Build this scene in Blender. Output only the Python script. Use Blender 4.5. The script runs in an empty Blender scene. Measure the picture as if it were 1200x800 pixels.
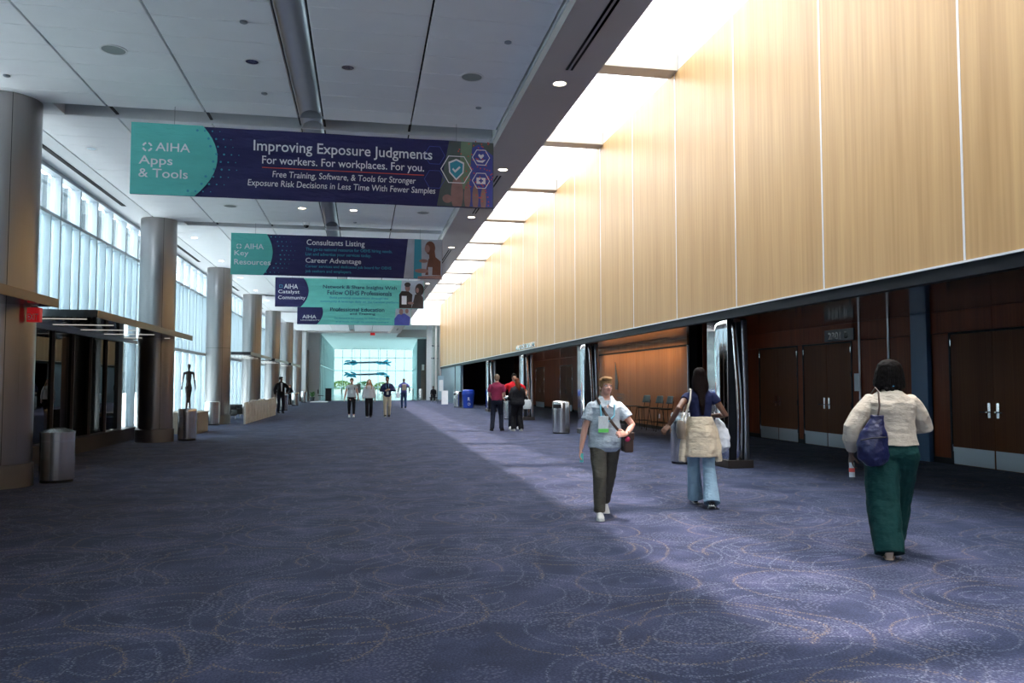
import bpy, bmesh, math, random
from mathutils import Vector, Matrix
random.seed(7)
R = math.radians
SC = bpy.context.scene
COL = SC.collection

# ------------------------------------------------------------------ camera
cam_d = bpy.data.cameras.new('camera')
cam_d.sensor_width = 36.0
cam_d.lens = 920.0 / 1200.0 * 36.0
cam_d.clip_start = 0.1
cam_d.clip_end = 500
cam = bpy.data.objects.new('camera', cam_d)
COL.objects.link(cam)
cam.location = (0, 0, 1.52)
cam.rotation_euler = (R(90 + 2.987), 0, R(-10.786))
SC.camera = cam

# ------------------------------------------------------------------ world, sun, window portals, exposure
W = bpy.data.worlds.new('sky')
SC.world = W
W.use_nodes = True
bg = W.node_tree.nodes['Background']
bg.inputs[0].default_value = (0.90, 0.95, 1.0, 1)
bg.inputs[1].default_value = 10.5

sun_d = bpy.data.lights.new('sun', 'SUN')
sun_d.energy = 6.5
sun_d.angle = R(3.0)
sun_d.color = (1.0, 0.82, 0.74)
sun = bpy.data.objects.new('sun', sun_d)
COL.objects.link(sun)
sun.rotation_euler = Vector((-0.10, -0.12, -1)).to_track_quat('-Z', 'Y').to_euler()


def portal(loc, rot, sx, sy):
    d = bpy.data.lights.new('window_portal', 'AREA')
    d.shape = 'RECTANGLE'
    d.size = sx
    d.size_y = sy
    d.cycles.is_portal = True
    o = bpy.data.objects.new('window_portal', d)
    COL.objects.link(o)
    o.location = loc
    o.rotation_euler = rot


portal((4.68, 27.5, 8.6), (0, 0, 0), 3.3, 76)
portal((-6.4, 27, 3.1), (0, R(-90), 0), 5.4, 80)
portal((1.4, 100.3, 3.1), (R(-90), 0, 0), 9.6, 6.2)

SC.view_settings.view_transform = 'Standard'
SC.view_settings.look = 'None'
SC.view_settings.gamma = 1
SC.view_settings.use_curve_mapping = False
SC.view_settings.exposure = 0.55
SC.cycles.max_bounces = 10
SC.cycles.diffuse_bounces = 5
SC.cycles.transparent_max_bounces = 12


# ------------------------------------------------------------------ node materials
class NT:
    def __init__(s, name):
        s.m = bpy.data.materials.new(name)
        s.m.use_nodes = True
        s.t = s.m.node_tree
        s.b = s.t.nodes['Principled BSDF']
        s.out = s.t.nodes['Material Output']

    def n(s, kind, **kw):
        nd = s.t.nodes.new(kind)
        for k, v in kw.items():
            setattr(nd, k, v)
        return nd

    def l(s, a, b):
        s.t.links.new(a, b)

    def math(s, op, a, b=None, c=None):
        nd = s.n('ShaderNodeMath', operation=op)
        for i, v in enumerate((a, b, c)):
            if v is None:
                continue
            if isinstance(v, (int, float)):
                nd.inputs[i].default_value = v
            else:
                s.l(v, nd.inputs[i])
        return nd.outputs[0]

    def mix(s, f, a, b, blend='MIX'):
        nd = s.n('ShaderNodeMix', data_type='RGBA', blend_type=blend)
        for i, v in ((0, f), (6, a), (7, b)):
            if isinstance(v, (int, float)):
                nd.inputs[i].default_value = v
            elif isinstance(v, tuple):
                nd.inputs[i].default_value = (*v[:3], 1)
            else:
                s.l(v, nd.inputs[i])
        return nd.outputs[2]

    def noise(s, vec, scale, detail=3, dim='3D', w=None):
        nd = s.n('ShaderNodeTexNoise', noise_dimensions=dim)
        nd.inputs['Scale'].default_value = scale
        nd.inputs['Detail'].default_value = detail
        if vec is not None:
            s.l(vec, nd.inputs['Vector'])
        if w is not None:
            s.l(w, nd.inputs['W'])
        return nd.outputs[0]

    def coord(s, kind='Object', scale=None):
        o = s.n('ShaderNodeTexCoord').outputs[kind]
        if scale:
            mp = s.n('ShaderNodeMapping')
            mp.inputs['Scale'].default_value = scale
            s.l(o, mp.inputs[0])
            o = mp.outputs[0]
        return o

    def ramp(s, f, stops):
        nd = s.n('ShaderNodeValToRGB')
        e = nd.color_ramp.elements
        while len(e) < len(stops):
            e.new(0.5)
        for i, (p, c) in enumerate(stops):
            e[i].position = p
            e[i].color = (*c, 1)
        s.l(f, nd.inputs[0])
        return nd.outputs[0]

    def bump(s, h, strength=0.2, dist=0.02):
        nd = s.n('ShaderNodeBump')
        nd.inputs['Strength'].default_value = strength
        nd.inputs['Distance'].default_value = dist
        s.l(h, nd.inputs['Height'])
        s.l(nd.outputs[0], s.b.inputs['Normal'])


def mat(name, col, rough=0.6, metal=0.0, var=0.08, vscale=6, bump=0.0, bscale=40, bdist=0.01, spec=0.5,
        stretch=None, emit=None, estr=0, coat=0):
    s = NT(name)
    co = s.coord('Object', stretch)
    f = s.noise(co, vscale)
    lo = tuple(max(0, c * (1 - var)) for c in col)
    hi = tuple(min(1, c * (1 + var)) for c in col)
    s.l(s.mix(f, lo, hi), s.b.inputs['Base Color'])
    s.b.inputs['Roughness'].default_value = rough
    s.b.inputs['Metallic'].default_value = metal
    s.b.inputs['Specular IOR Level'].default_value = spec
    s.b.inputs['Coat Weight'].default_value = coat
    s.b.inputs['Coat Roughness'].default_value = 0.1
    if bump:
        s.bump(s.noise(s.coord('Object'), bscale, 4), bump, bdist)
    if emit:
        s.b.inputs['Emission Color'].default_value = (*emit, 1)
        s.b.inputs['Emission Strength'].default_value = estr
    return s.m


def wood(name, a, b, rough=0.45, gscale=1.0, coat=0.0, rnd=0.5, spec=0.5, axis='Z'):
    """vertical or horizontal grain, its own veneer for every board"""
    s = NT(name)
    sc = {'Z': (26 * gscale, 26 * gscale, 0.5), 'Y': (30 * gscale, 0.5, 30 * gscale)}[axis]
    oi = s.n('ShaderNodeObjectInfo')
    w = s.math('MULTIPLY', oi.outputs['Random'], 37.0)
    co = s.coord('Object', sc)
    g1 = s.noise(co, 1.0, 5, '4D', w)
    co2 = s.coord('Object', (2.6, 2.6, 0.02) if axis == 'Z' else (2.2, .02, 2.2))
    g2 = s.noise(co2, 1.0, 1, '4D', w)
    f = s.math('ADD', s.math('MULTIPLY', g1, 0.75), s.math('MULTIPLY', g2, 0.55))
    f = s.math('ADD', f, s.math('MULTIPLY', s.math('SUBTRACT', oi.outputs['Random'], 0.5), 0.18 * rnd))
    s.l(s.ramp(f, [(0.40, a), (0.66, tuple((x + y) / 2 for x, y in zip(a, b))), (0.9, b)]), s.b.inputs['Base Color'])
    s.b.inputs['Roughness'].default_value = rough
    s.b.inputs['Coat Weight'].default_value = coat
    s.b.inputs['Coat Roughness'].default_value = 0.12
    s.b.inputs['Specular IOR Level'].default_value = spec
    return s.m


def glass(name, tint, gloss=0.12, rough=0.0, body=None, bodyf=0.0):
    s = NT(name)
    tr = s.n('ShaderNodeBsdfTransparent')
    tr.inputs[0].default_value = (*tint, 1)
    gl = s.n('ShaderNodeBsdfGlossy')
    gl.inputs['Roughness'].default_value = rough
    fr = s.n('ShaderNodeFresnel')
    fr.inputs[0].default_value = 1.45
    f = s.math('ADD', s.math('MULTIPLY', fr.outputs[0], 0.55), gloss * 0.15)
    mx = s.n('ShaderNodeMixShader')
    s.l(f, mx.inputs[0])
    last = tr.outputs[0]
    if body:
        df = s.n('ShaderNodeBsdfDiffuse')
        df.inputs[0].default_value = (*body, 1)
        tl = s.n('ShaderNodeBsdfTranslucent')
        tl.inputs[0].default_value = (*body, 1)
        m0 = s.n('ShaderNodeMixShader')
        m0.inputs[0].default_value = 0.6
        s.l(df.outputs[0], m0.inputs[1])
        s.l(tl.outputs[0], m0.inputs[2])
        m1 = s.n('ShaderNodeMixShader')
        m1.inputs[0].default_value = bodyf
        s.l(tr.outputs[0], m1.inputs[1])
        s.l(m0.outputs[0], m1.inputs[2])
        last = m1.outputs[0]
    s.l(last, mx.inputs[1])
    s.l(gl.outputs[0], mx.inputs[2])
    s.l(mx.outputs[0], s.out.inputs[0])
    return s.m


def carpet():
    s = NT('patterned carpet')
    base = s.coord('Object')
    wn = s.n('ShaderNodeTexNoise')
    wn.inputs['Scale'].default_value = 0.8
    wn.inputs['Detail'].default_value = 1
    s.l(base, wn.inputs['Vector'])
    off = s.n('ShaderNodeVectorMath', operation='SCALE')
    s.l(wn.outputs['Color'], off.inputs[0])
    off.inputs['Scale'].default_value = 0.5
    add = s.n('ShaderNodeVectorMath', operation='ADD')
    s.l(base, add.inputs[0])
    s.l(off.outputs[0], add.inputs[1])

    def layer(scale, offset, rings, width):
        mp = s.n('ShaderNodeMapping')
        mp.inputs['Location'].default_value = offset
        mp.inputs['Scale'].default_value = (0.92, 1.08, 1)
        s.l(add.outputs[0], mp.inputs[0])
        v = s.n('ShaderNodeTexVoronoi', voronoi_dimensions='2D')
        v.inputs['Scale'].default_value = scale
        v.inputs['Randomness'].default_value = 0.62
        s.l(mp.outputs[0], v.inputs['Vector'])
        d = s.math('DIVIDE', v.outputs['Distance'], scale)
        tot = None
        for r in rings:
            nd = s.math('SUBTRACT', 1.0, s.math('MINIMUM', 1.0, s.math(
                'DIVIDE', s.math('ABSOLUTE', s.math('SUBTRACT', d, r)), width)))
            tot = nd if tot is None else s.math('MAXIMUM', tot, nd)
        return tot
    fv = s.n('ShaderNodeTexVoronoi', voronoi_dimensions='2D')
    fv.inputs['Scale'].default_value = 58
    s.l(base, fv.inputs['Vector'])
    dots = s.math('LESS_THAN', fv.outputs['Distance'], 0.34)
    cover = s.noise(base, 1.3, 2)
    cov = s.math('GREATER_THAN', s.math('ADD', cover, s.math('MULTIPLY', dots, 0.001)), 0.40)
    gold = s.math('MAXIMUM', layer(0.52, (0.3, 0.7, 0), (0.80, 0.50), 0.022), layer(0.85, (5.1, 2.2, 0), (0.47,), 0.02))
    pale = s.math('MAXIMUM', layer(0.52, (0.3, 0.7, 0), (0.27, 0.66), 0.018), layer(0.85, (5.1, 2.2, 0), (0.30, 0.14), 0.02))
    pale = s.math('MAXIMUM', pale, layer(0.60, (9.3, 4.4, 0), (0.72, 0.58, 0.42), 0.016))
    gold = s.math('MULTIPLY', s.math('MULTIPLY', gold, dots), cov)
    pale = s.math('MULTIPLY', pale, dots)
    # mottled pile
    m1 = s.noise(base, 2.2, 4)
    m2 = s.noise(base, 70, 2)
    mm = s.math('ADD', s.math('MULTIPLY', m1, 0.55), s.math('MULTIPLY', m2, 0.55))
    c = s.ramp(mm, [(0.35, (0.010, 0.014, 0.036)), (0.55, (0.022, 0.031, 0.068)), (0.72, (0.060, 0.066, 0.13))])
    # loose speckle that follows the swirls
    sp = s.n('ShaderNodeTexVoronoi', voronoi_dimensions='2D')
    sp.inputs['Scale'].default_value = 33
    s.l(base, sp.inputs['Vector'])
    spk = s.math('MULTIPLY', s.math('LESS_THAN', sp.outputs['Distance'], 0.27),
                 s.math('GREATER_THAN', s.noise(base, 1.7, 3), 0.50))
    c = s.mix(s.math('MULTIPLY', spk, 0.5), c, (0.11, 0.12, 0.18))
    c = s.mix(s.math('MULTIPLY', gold, 0.55), c, (0.27, 0.20, 0.10))
    c = s.mix(s.math('MULTIPLY', pale, 0.48), c, (0.22, 0.25, 0.32))
    s.l(c, s.b.inputs['Base Color'])
    s.b.inputs['Roughness'].default_value = 0.95
    s.b.inputs['Specular IOR Level'].default_value = 0.15
    s.b.inputs['Sheen Weight'].default_value = 0.05
    s.b.inputs['Sheen Roughness'].default_value = 0.5
    s.bump(s.noise(base, 300, 2), 0.35, 0.004)
    return s.m


def brushed(name, col, rough, streak='Z', br=0.05):
    s = NT(name)
    co = s.coord('Object', (90, 90, 0.4) if streak == 'Z' else (0.6, 0.6, 60))
    f = s.noise(co, 1.0, 3)
    s.l(s.mix(f, tuple(c * (1 - br) for c in col), tuple(min(1, c * (1 + br)) for c in col)), s.b.inputs['Base Color'])
    s.b.inputs['Metallic'].default_value = 1.0
    r = s.math('ADD', rough - 0.05, s.math('MULTIPLY', f, 0.1))
    s.l(r, s.b.inputs['Roughness'])
    return s.m


def banner_cloth(name, col):
    s = NT(name)
    co = s.coord('Object')
    f = s.noise(s.coord('Object', (1.2, 1, 3.5)), 1.6, 3)
    s.l(s.mix(f, tuple(c * .88 for c in col), tuple(c * 1.1 for c in col)), s.b.inputs['Base Color'])
    s.b.inputs['Roughness'].default_value = 0.6
    s.bump(f, 0.55, 0.12)
    return s.m


M = {}
M['carpet'] = carpet()
M['terrazzo'] = mat('pale terrazzo', (0.62, 0.68, 0.68), 0.12, var=0.1, vscale=30)
M['tile'] = mat('white ceiling tile', (0.90, 0.91, 0.92), 0.85, var=0.03, vscale=3, bump=0.1, bscale=150)
M['paint'] = mat('white painted plaster', (0.72, 0.74, 0.75), 0.8, var=0.03, vscale=2, bump=0.05, bscale=90)
M['bulk'] = mat('warm grey painted bulkhead', (0.50, 0.47, 0.46), 0.75, var=0.04, vscale=1.5, bump=0.05, bscale=80)
M['void'] = mat('dark reveal', (0.03, 0.032, 0.035), 0.9)
M['grille'] = mat('black air slot', (0.008, 0.008, 0.008), 0.8)
M['groove'] = mat('grey metal channel', (0.32, 0.35, 0.38), 0.4, metal=0.6, var=0.05)
M['maple'] = wood('maple veneer', (0.36, 0.205, 0.078), (0.54, 0.345, 0.155), 0.42, 0.7)
M['cherry'] = wood('cherry veneer', (0.13, 0.026, 0.008), (0.25, 0.060, 0.018), 0.45, 1.0, coat=0.0, spec=.2)
M['door'] = wood('walnut door veneer', (0.090, 0.024, 0.006), (0.155, 0.050, 0.014), 0.5, 1.3, coat=0.0, spec=.2)
M['lit wood'] = wood('amber wall veneer', (0.22, 0.085, 0.028), (0.38, 0.16, 0.055), 0.45, 0.8, spec=.3)
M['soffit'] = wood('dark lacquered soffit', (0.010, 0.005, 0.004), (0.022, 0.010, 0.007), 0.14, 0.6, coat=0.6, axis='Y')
M['fascia'] = mat('blue black metal fascia', (0.008, 0.010, 0.014), 0.5, spec=.25)
M['black'] = mat('black matt', (0.006, 0.006, 0.008), 0.7)
M['seam'] = mat('pale metal seam', (0.78, 0.78, 0.80), 0.35, metal=0.3)
M['steel col'] = brushed('brushed steel column cladding', (0.31, 0.295, 0.295), 0.30)
M['steel'] = brushed('polished steel', (0.74, 0.75, 0.77), 0.10)
M['steel can'] = brushed('brushed steel bin', (0.64, 0.63, 0.62), 0.24)
M['chrome'] = mat('chrome', (0.8, 0.8, 0.82), 0.12, metal=1)
M['kick'] = brushed('brushed kick plate', (0.55, 0.58, 0.62), 0.38, streak='X')
M['mirror'] = mat('mirror polished curved steel', (0.84, 0.86, 0.88), 0.07, metal=1, var=0.02)
M['bronze'] = brushed('bronze canopy edge', (0.27, 0.20, 0.135), 0.42, streak='X')
M['canopy'] = mat('glossy charcoal canopy panel', (0.045, 0.050, 0.055), 0.12, var=0.05, coat=0.6)
M['frame'] = mat('pale aluminium mullion', (0.50, 0.58, 0.63), 0.45, metal=0.25, var=0.03)
M['frame dark'] = mat('dark bronze glazing bar', (0.10, 0.08, 0.075), 0.5, metal=0.3)
M['glass'] = glass('pale blue window glass', (0.80, 0.88, 0.90))
M['glass top'] = glass('clear clerestory glass', (0.86, 0.90, 0.92))
M['glass dark'] = glass('dark tinted glass', (0.030, 0.038, 0.040), 0.25)
M['glass sky'] = glass('clear skylight glass', (0.92, 0.93, 0.94), 0.02)
M['roof diffuser'] = glass('added roof diffuser', (0.9, 0.9, 0.9), 0.02, 0.2, (0.96, 0.97, 0.98), 0.45)  # translucent white so the right strip of the roof reads bright
M['glass end'] = glass('aqua end glass', (0.25, 0.31, 0.31), 0.05)
M['glass side'] = glass('aqua side glass', (0.42, 0.53, 0.53), 0.05)
M['frame aqua'] = mat('pale aqua glazing bar', (0.42, 0.55, 0.56), 0.5)
M['glass etched'] = glass('etched blue glass', (0.35, 0.5, 0.56), 0.3, 0.12, (0.50, 0.66, 0.74), 0.85)
M['curb'] = mat('dark brown sill', (0.035, 0.027, 0.024), 0.5)
M['beam'] = mat('white beam with wood bounce', (0.50, 0.45, 0.39), 0.8)  # white beams, with the tan bounce of the wood wall put into the colour
M['concrete'] = mat('pale precast concrete', (0.50, 0.53, 0.55), 0.8, bump=0.1)
M['paving'] = mat('sunny pale paving', (0.78, 0.78, 0.76), 0.9)
M['facade'] = mat('blue grey facade', (0.058, 0.080, 0.090), 0.6)
M['facade rib'] = mat('blue grey facade rib', (0.085, 0.11, 0.12), 0.6)
M['slate'] = mat('charcoal wall panel', (0.085, 0.10, 0.115), 0.6)
M['marble'] = mat('white veined stone', (0.66, 0.60, 0.53), 0.5, var=0.3, vscale=5, bump=0.3, bscale=14, bdist=0.03)
M['white'] = mat('white plastic', (0.8, 0.8, 0.8), 0.4)
M['lampglow'] = mat('warm lit downlight lens', (0.9, 0.85, 0.75), 0.5, emit=(1.0, 0.86, 0.66), estr=7)
M['stripglow'] = mat('canopy light strip', (0.9, 0.9, 0.85), 0.5, emit=(1.0, 0.95, 0.85), estr=0.45)
M['speaker'] = mat('grey speaker grille', (0.30, 0.33, 0.32), 0.7, bump=0.3, bscale=300)
M['red'] = mat('red exit sign plastic', (0.75, 0.02, 0.03), 0.4, emit=(1, 0.03, 0.04), estr=0.12)
M['banner navy'] = banner_cloth('navy banner vinyl', (0.020, 0.019, 0.115))
M['banner teal'] = banner_cloth('teal banner vinyl', (0.12, 0.58, 0.54))
M['banner teal2'] = banner_cloth('light teal banner vinyl', (0.18, 0.68, 0.60))
M['ink white'] = mat('white print', (0.88, 0.88, 0.93), 0.6, var=0.02)
M['ink navy'] = mat('navy print', (0.02, 0.03, 0.12), 0.6, var=0.02)
M['ink red'] = mat('red print', (0.75, 0.10, 0.08), 0.6, var=0.02)
M['ink cyan'] = mat('cyan print', (0.05, 0.35, 0.50), 0.6, var=0.02)
M['ink olive'] = mat('green grey print', (0.10, 0.13, 0.13), 0.6, var=0.5, vscale=3)
M['ink moss'] = mat('moss print', (0.20, 0.30, 0.20), 0.6, var=0.3, vscale=3)
M['ink pale'] = mat('pale photo print', (0.45, 0.50, 0.60), 0.6, var=0.3, vscale=3)
M['ink blue'] = mat('photo blue print', (0.07, 0.09, 0.42), 0.6, var=0.4, vscale=4)
M['ink skin'] = mat('photo skin print', (0.33, 0.19, 0.18), 0.6, var=0.3, vscale=8)
M['ink dark'] = mat('photo dark print', (0.05, 0.035, 0.035), 0.6, var=0.4, vscale=6)
M['ink brown'] = mat('photo brown print', (0.16, 0.06, 0.04), 0.6, var=0.4, vscale=6)
M['bluebin'] = mat('blue recycling plastic', (0.012, 0.05, 0.36), 0.35, var=0.05)
M['bluepanel'] = mat('dusky blue panel', (0.045, 0.105, 0.21), 0.4, var=0.08)
M['dark metal'] = mat('dark bronze sculpture', (0.055, 0.045, 0.042), 0.38, metal=0.7, var=0.3, bump=0.4, bscale=40)
M['plinth'] = mat('sand stone plinth', (0.34, 0.29, 0.23), 0.7, var=0.15)
M['stool'] = mat('slate blue stool shell', (0.065, 0.11, 0.135), 0.5)
M['leather'] = mat('black upholstery', (0.012, 0.013, 0.018), 0.5)
M['leaf'] = mat('green leaves', (0.05, 0.16, 0.04), 0.6, var=0.4, vscale=20)
M['leaf2'] = mat('yellow green leaves', (0.30, 0.42, 0.08), 0.6, var=0.3, vscale=20)
M['artblue'] = mat('blue art glass', (0.02, 0.28, 0.42), 0.25, var=0.5, vscale=5)
M['artdark'] = mat('dark blue art glass', (0.03, 0.06, 0.10), 0.3, var=0.4, vscale=5)
M['ropeline'] = mat('thin steel cable', (0.35, 0.36, 0.38), 0.5, metal=0.5)
M['plaque'] = mat('smoked metal plaque', (0.07, 0.07, 0.075), 0.35, metal=0.6)
M['brown metal'] = mat('brown metal panel', (0.16, 0.12, 0.10), 0.6)


# ------------------------------------------------------------------ mesh helpers
class MB:
    def __init__(s):
        s.v = []
        s.f = []

    def box(s, x0, x1, y0, y1, z0, z1):
        b = len(s.v)
        s.v += [(x, y, z) for z in (z0, z1) for y in (y0, y1) for x in (x0, x1)]
        for q in ((0, 2, 3, 1), (4, 5, 7, 6), (0, 1, 5, 4), (2, 6, 7, 3), (0, 4, 6, 2), (1, 3, 7, 5)):
            s.f.append(tuple(b + i for i in q))
        return s

    def chamfer(s, x0, x1, y0, y1, z0, z1, c, down=True):
        """slab with chamfered lower edges"""
        b = len(s.v)
        for (z, k) in ((z0, c), (z0 + c, 0), (z1, 0)):
            s.v += [(x0 + k, y0 + k, z), (x1 - k, y0 + k, z), (x1 - k, y1 - k, z), (x0 + k, y1 - k, z)]
        s.f.append((b + 3, b + 2, b + 1, b))
        s.f.append((b + 8, b + 9, b + 10, b + 11))
        for l in (0, 4):
            for i in range(4):
                j = (i + 1) % 4
                s.f.append((b + l + i, b + l + j, b + l + 4 + j, b + l + 4 + i))
        return s

    def rings(s, rs, n=16, cap=True):
        """rs: list of (centre, u, v) ; u,v radius vectors"""
        b = len(s.v)
        for c, u, v in rs:
            c = Vector(c)
            for i in range(n):
                a = 2 * math.pi * i / n
                s.v.append(tuple(c + Vector(u) * math.cos(a) + Vector(v) * math.sin(a)))
        for k in range(len(rs) - 1):
            for i in range(n):
                j = (i + 1) % n
                s.f.append((b + k * n + i, b + k * n + j, b + (k + 1) * n + j, b + (k + 1) * n + i))
        if cap:
            s.f.append(tuple(b + n - 1 - i for i in range(n)))
            o = b + (len(rs) - 1) * n
            s.f.append(tuple(o + i for i in range(n)))
        return s

    def lathe(s, cx, cy, prof, n=24):
        return s.rings([((cx, cy, z), (max(r, 1e-4), 0, 0), (0, max(r, 1e-4), 0)) for r, z in prof], n)

    def tube(s, pts, r, n=8, ra=None):
        pts = [Vector(p) for p in pts]
        rs = []
        for i, p in enumerate(pts):
            d = (pts[min(i + 1, len(pts) - 1)] - pts[max(i - 1, 0)]).normalized()
            h = Vector((0, 0, 1)) if abs(d.z) < 0.9 else Vector((0, 1, 0))
            u = d.cross(h).normalized()
            v = u.cross(d).normalized()
            rr = r[i] if isinstance(r, (list, tuple)) else r
            rs.append((p, u * rr, -v * rr))
        return s.rings(rs, n)

    def ball(s, c, rx, ry, rz, n=14, m=9, rot=None):
        rs = []
        rot = rot or Matrix.Identity(3)
        c = Vector(c)
        for k in range(m):
            t = -math.pi / 2 + math.pi * (k + 0.02) / (m - 1 + 0.04)
            q = max(math.cos(t), 0.02)
            rs.append((c + rot @ Vector((0, 0, rz * math.sin(t))), rot @ Vector((rx * q, 0, 0)), rot @ Vector((0, ry * q, 0))))
        return s.rings(rs, n)

    def poly(s, pts):
        b = len(s.v)
        s.v += [tuple(p) for p in pts]
        s.f.append(tuple(range(b, b + len(pts))))
        return s

    def prism(s, pts, ext):
        """closed flat outline pushed along ext"""
        b = len(s.v)
        n = len(pts)
        e = Vector(ext)
        s.v += [tuple(p) for p in pts] + [tuple(Vector(p) + e) for p in pts]
        s.f.append(tuple(b + n - 1 - i for i in range(n)))
        s.f.append(tuple(b + n + i for i in range(n)))
        for i in range(n):
            j = (i + 1) % n
            s.f.append((b + i, b + j, b + n + j, b + n + i))
        return s

    def mesh(s, name, m=None, smooth=False, ang=35):
        me = bpy.data.meshes.new(name)
        me.from_pydata([tuple(v) for v in s.v], [], s.f)
        bm = bmesh.new()
        bm.from_mesh(me)
        bmesh.ops.recalc_face_normals(bm, faces=bm.faces)
        bm.to_mesh(me)
        bm.free()
        if m:
            me.materials.append(M[m] if isinstance(m, str) else m)
        if smooth:
            me.shade_smooth()
            me.set_sharp_from_angle(angle=R(ang))
        return me


def link(name, me, parent=None, loc=(0, 0, 0), rz=0.0, **props):
    o = bpy.data.objects.new(name, me)
    COL.objects.link(o)
    o.parent = parent
    o.location = loc
    o.rotation_euler = (0, 0, rz)
    for k, v in props.items():
        o[k] = v
    return o


def obj(name, mb, m, parent=None, loc=(0, 0, 0), rz=0.0, smooth=False, bev=0, ang=35, **props):
    o = link(name, mb.mesh(name, m, smooth, ang), parent, loc, rz, **props)
    if bev:
        b = o.modifiers.new('bevel', 'BEVEL')
        b.width = bev
        b.segments = 2
        b.limit_method = 'ANGLE'
    return o


def thing(name, label, cat, loc=(0, 0, 0), rz=0.0, group=None):
    o = link(name, None, None, loc, rz)
    o['label'] = label
    o['category'] = cat
    if group:
        o['group'] = group
    return o


def tag(o, label, cat, group=None):
    o['label'] = label
    o['category'] = cat
    if group:
        o['group'] = group
    return o


def struct(name, mb=None, m=None, **kw):
    o = obj(name, mb, m, **kw) if mb else link(name, None)
    o['kind'] = 'structure'
    return o


def copy_tree(o, parent=None, **over):
    c = o.copy()
    COL.objects.link(c)
    c.parent = parent
    for k, v in over.items():
        c[k] = v
    for ch in list(o.children):
        copy_tree(ch, c)
    return c


def text_mesh(body, m, x0, x1, z0, z1, bold=0.0, y=0.0, ext=0.0, slant=0.0):
    """flat lettering facing -Y fitted into x0..x1, z0..z1"""
    cu = bpy.data.curves.new('lettering', 'FONT')
    cu.body = body
    cu.size = 1
    cu.offset = bold
    cu.extrude = ext
    cu.shear = slant
    cu.resolution_u = 3
    tmp = bpy.data.objects.new('lettering', cu)
    COL.objects.link(tmp)
    dg = bpy.context.evaluated_depsgraph_get()
    me = bpy.data.meshes.new_from_object(tmp.evaluated_get(dg))
    bpy.data.objects.remove(tmp)
    xs = [v.co.x for v in me.vertices]
    ys = [v.co.y for v in me.vertices]
    a, b, c, d = min(xs), max(xs), min(ys), max(ys)
    for v in me.vertices:
        v.co = (x0 + (v.co.x - a) / (b - a) * (x1 - x0), y - v.co.z * 0.02, z0 + (v.co.y - c) / (d - c) * (z1 - z0))
    me.materials.clear()
    me.materials.append(M[m])
    me.name = 'lettering'
    return me


# ================================================================== STRUCTURE
BAY = 8.9
C0 = 12.8
YS, YE = -12.0, 66.0

floor = struct('floor', MB().box(-6.6, 11.2, YS, 67.5, -0.2, 0), 'carpet')
far_floor = struct('floor_far_hall', MB().box(-6.6, 11.2, 67.5, 101, -0.2, -0.001), 'terrazzo')
ground = struct('ground_outside', MB().box(-70, -6.61, -40, 200, -0.3, -0.02), 'paving')
struct('ground_beyond_end_glass', MB().box(-6.6, 60, 101.1, 200, -0.3, -0.02), 'paving')

# ---- ceiling: backing, tiles as parts
ceil = struct('ceiling', MB().box(-6.4, 2.2, YS, 13.0, 6.12, 6.3).box(-6.4, 2.2, 13.0, YE, 6.12, 6.3), 'paint')
XC = [(-5.31, -3.89), (-3.89, -2.46), (-2.46, -1.04), (-0.66, 0.745), (0.745, 2.17)]
SL = 0.55
tile_me = {}
for k, (a, b) in enumerate(XC):
    w = (b - a) - 0.028
    tile_me[k] = MB().chamfer(-w / 2, w / 2, -0.2735, 0.2735, 0, 0.06, 0.006).mesh('ceiling_tile', 'tile')
PIT = (BAY - SL) / 15
tile_me = {}
for k, (a, b) in enumerate(XC):
    w = (b - a) - 0.028
    tile_me[k] = MB().chamfer(-w / 2, w / 2, -PIT / 2 + .004, PIT / 2 - .004, 0, 0.06, 0.006).mesh('ceiling_tile', 'tile')
rest = MB()
count = 0
for i in range(-3, 6):
    y0 = C0 + i * BAY + SL
    for j in range(15):
        yc = y0 + (j + .5) * PIT
        for k, (a, b) in enumerate(XC):
            if 7.5 < yc and count < 292:
                link('ceiling_tile', tile_me[k], ceil, ((a + b) / 2, yc, 5.75))
                count += 1
            else:
                rest.chamfer(a + .014, b - .014, yc - PIT / 2 + .004, yc + PIT / 2 - .004, 5.75, 5.81, .006)
    # reveal at the column line: end lips of the fields
ro = obj('ceiling_tile_field', rest, 'tile', ceil)
ro['kind'] = 'stuff'
rev = MB()
for i in range(-2, 7):
    y = C0 + i * BAY
    rev.box(-4.66, 2.2, y + SL - .03, y + SL, 5.755, 6.12)
    rev.box(-5.31, -4.66, y, y + SL, 5.752, 6.12)
obj('reveal_face', rev, 'paint', ceil)
tops = MB()
for i in range(-2, 7):
    y = C0 + i * BAY
    tops.box(-4.66, 2.2, y - .0, y + .012, 5.76, 6.10)
    tops.box(-4.66, 2.2, y + .012, y + .15, 5.98, 6.10)
obj('shadow_gap', tops, 'groove', ceil)
# longitudinal joints seen dark between tile columns
jt = MB()
for x in (-5.31, -3.89, -2.46, -1.04, -.66, .745):
    jt.box(x - .02, x + .02, YS, YE, 5.80, 5.82)
obj('joint_backing', jt, 'void', ceil)
# half round groove
g = MB()
for q in range(13):
    a = math.pi * q / 12
    for yv in (YS, YE):
        g.v.append((-0.85 - 0.18 * math.cos(a), yv, 5.76 + 0.14 * math.sin(a)))
for q in range(12):
    g.f.append((2 * q, 2 * q + 2, 2 * q + 3, 2 * q + 1))
gm = obj('central_groove', g, 'groove', ceil, smooth=True, ang=60)
gm.modifiers.new('thick', 'SOLIDIFY').thickness = 0.01
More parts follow.
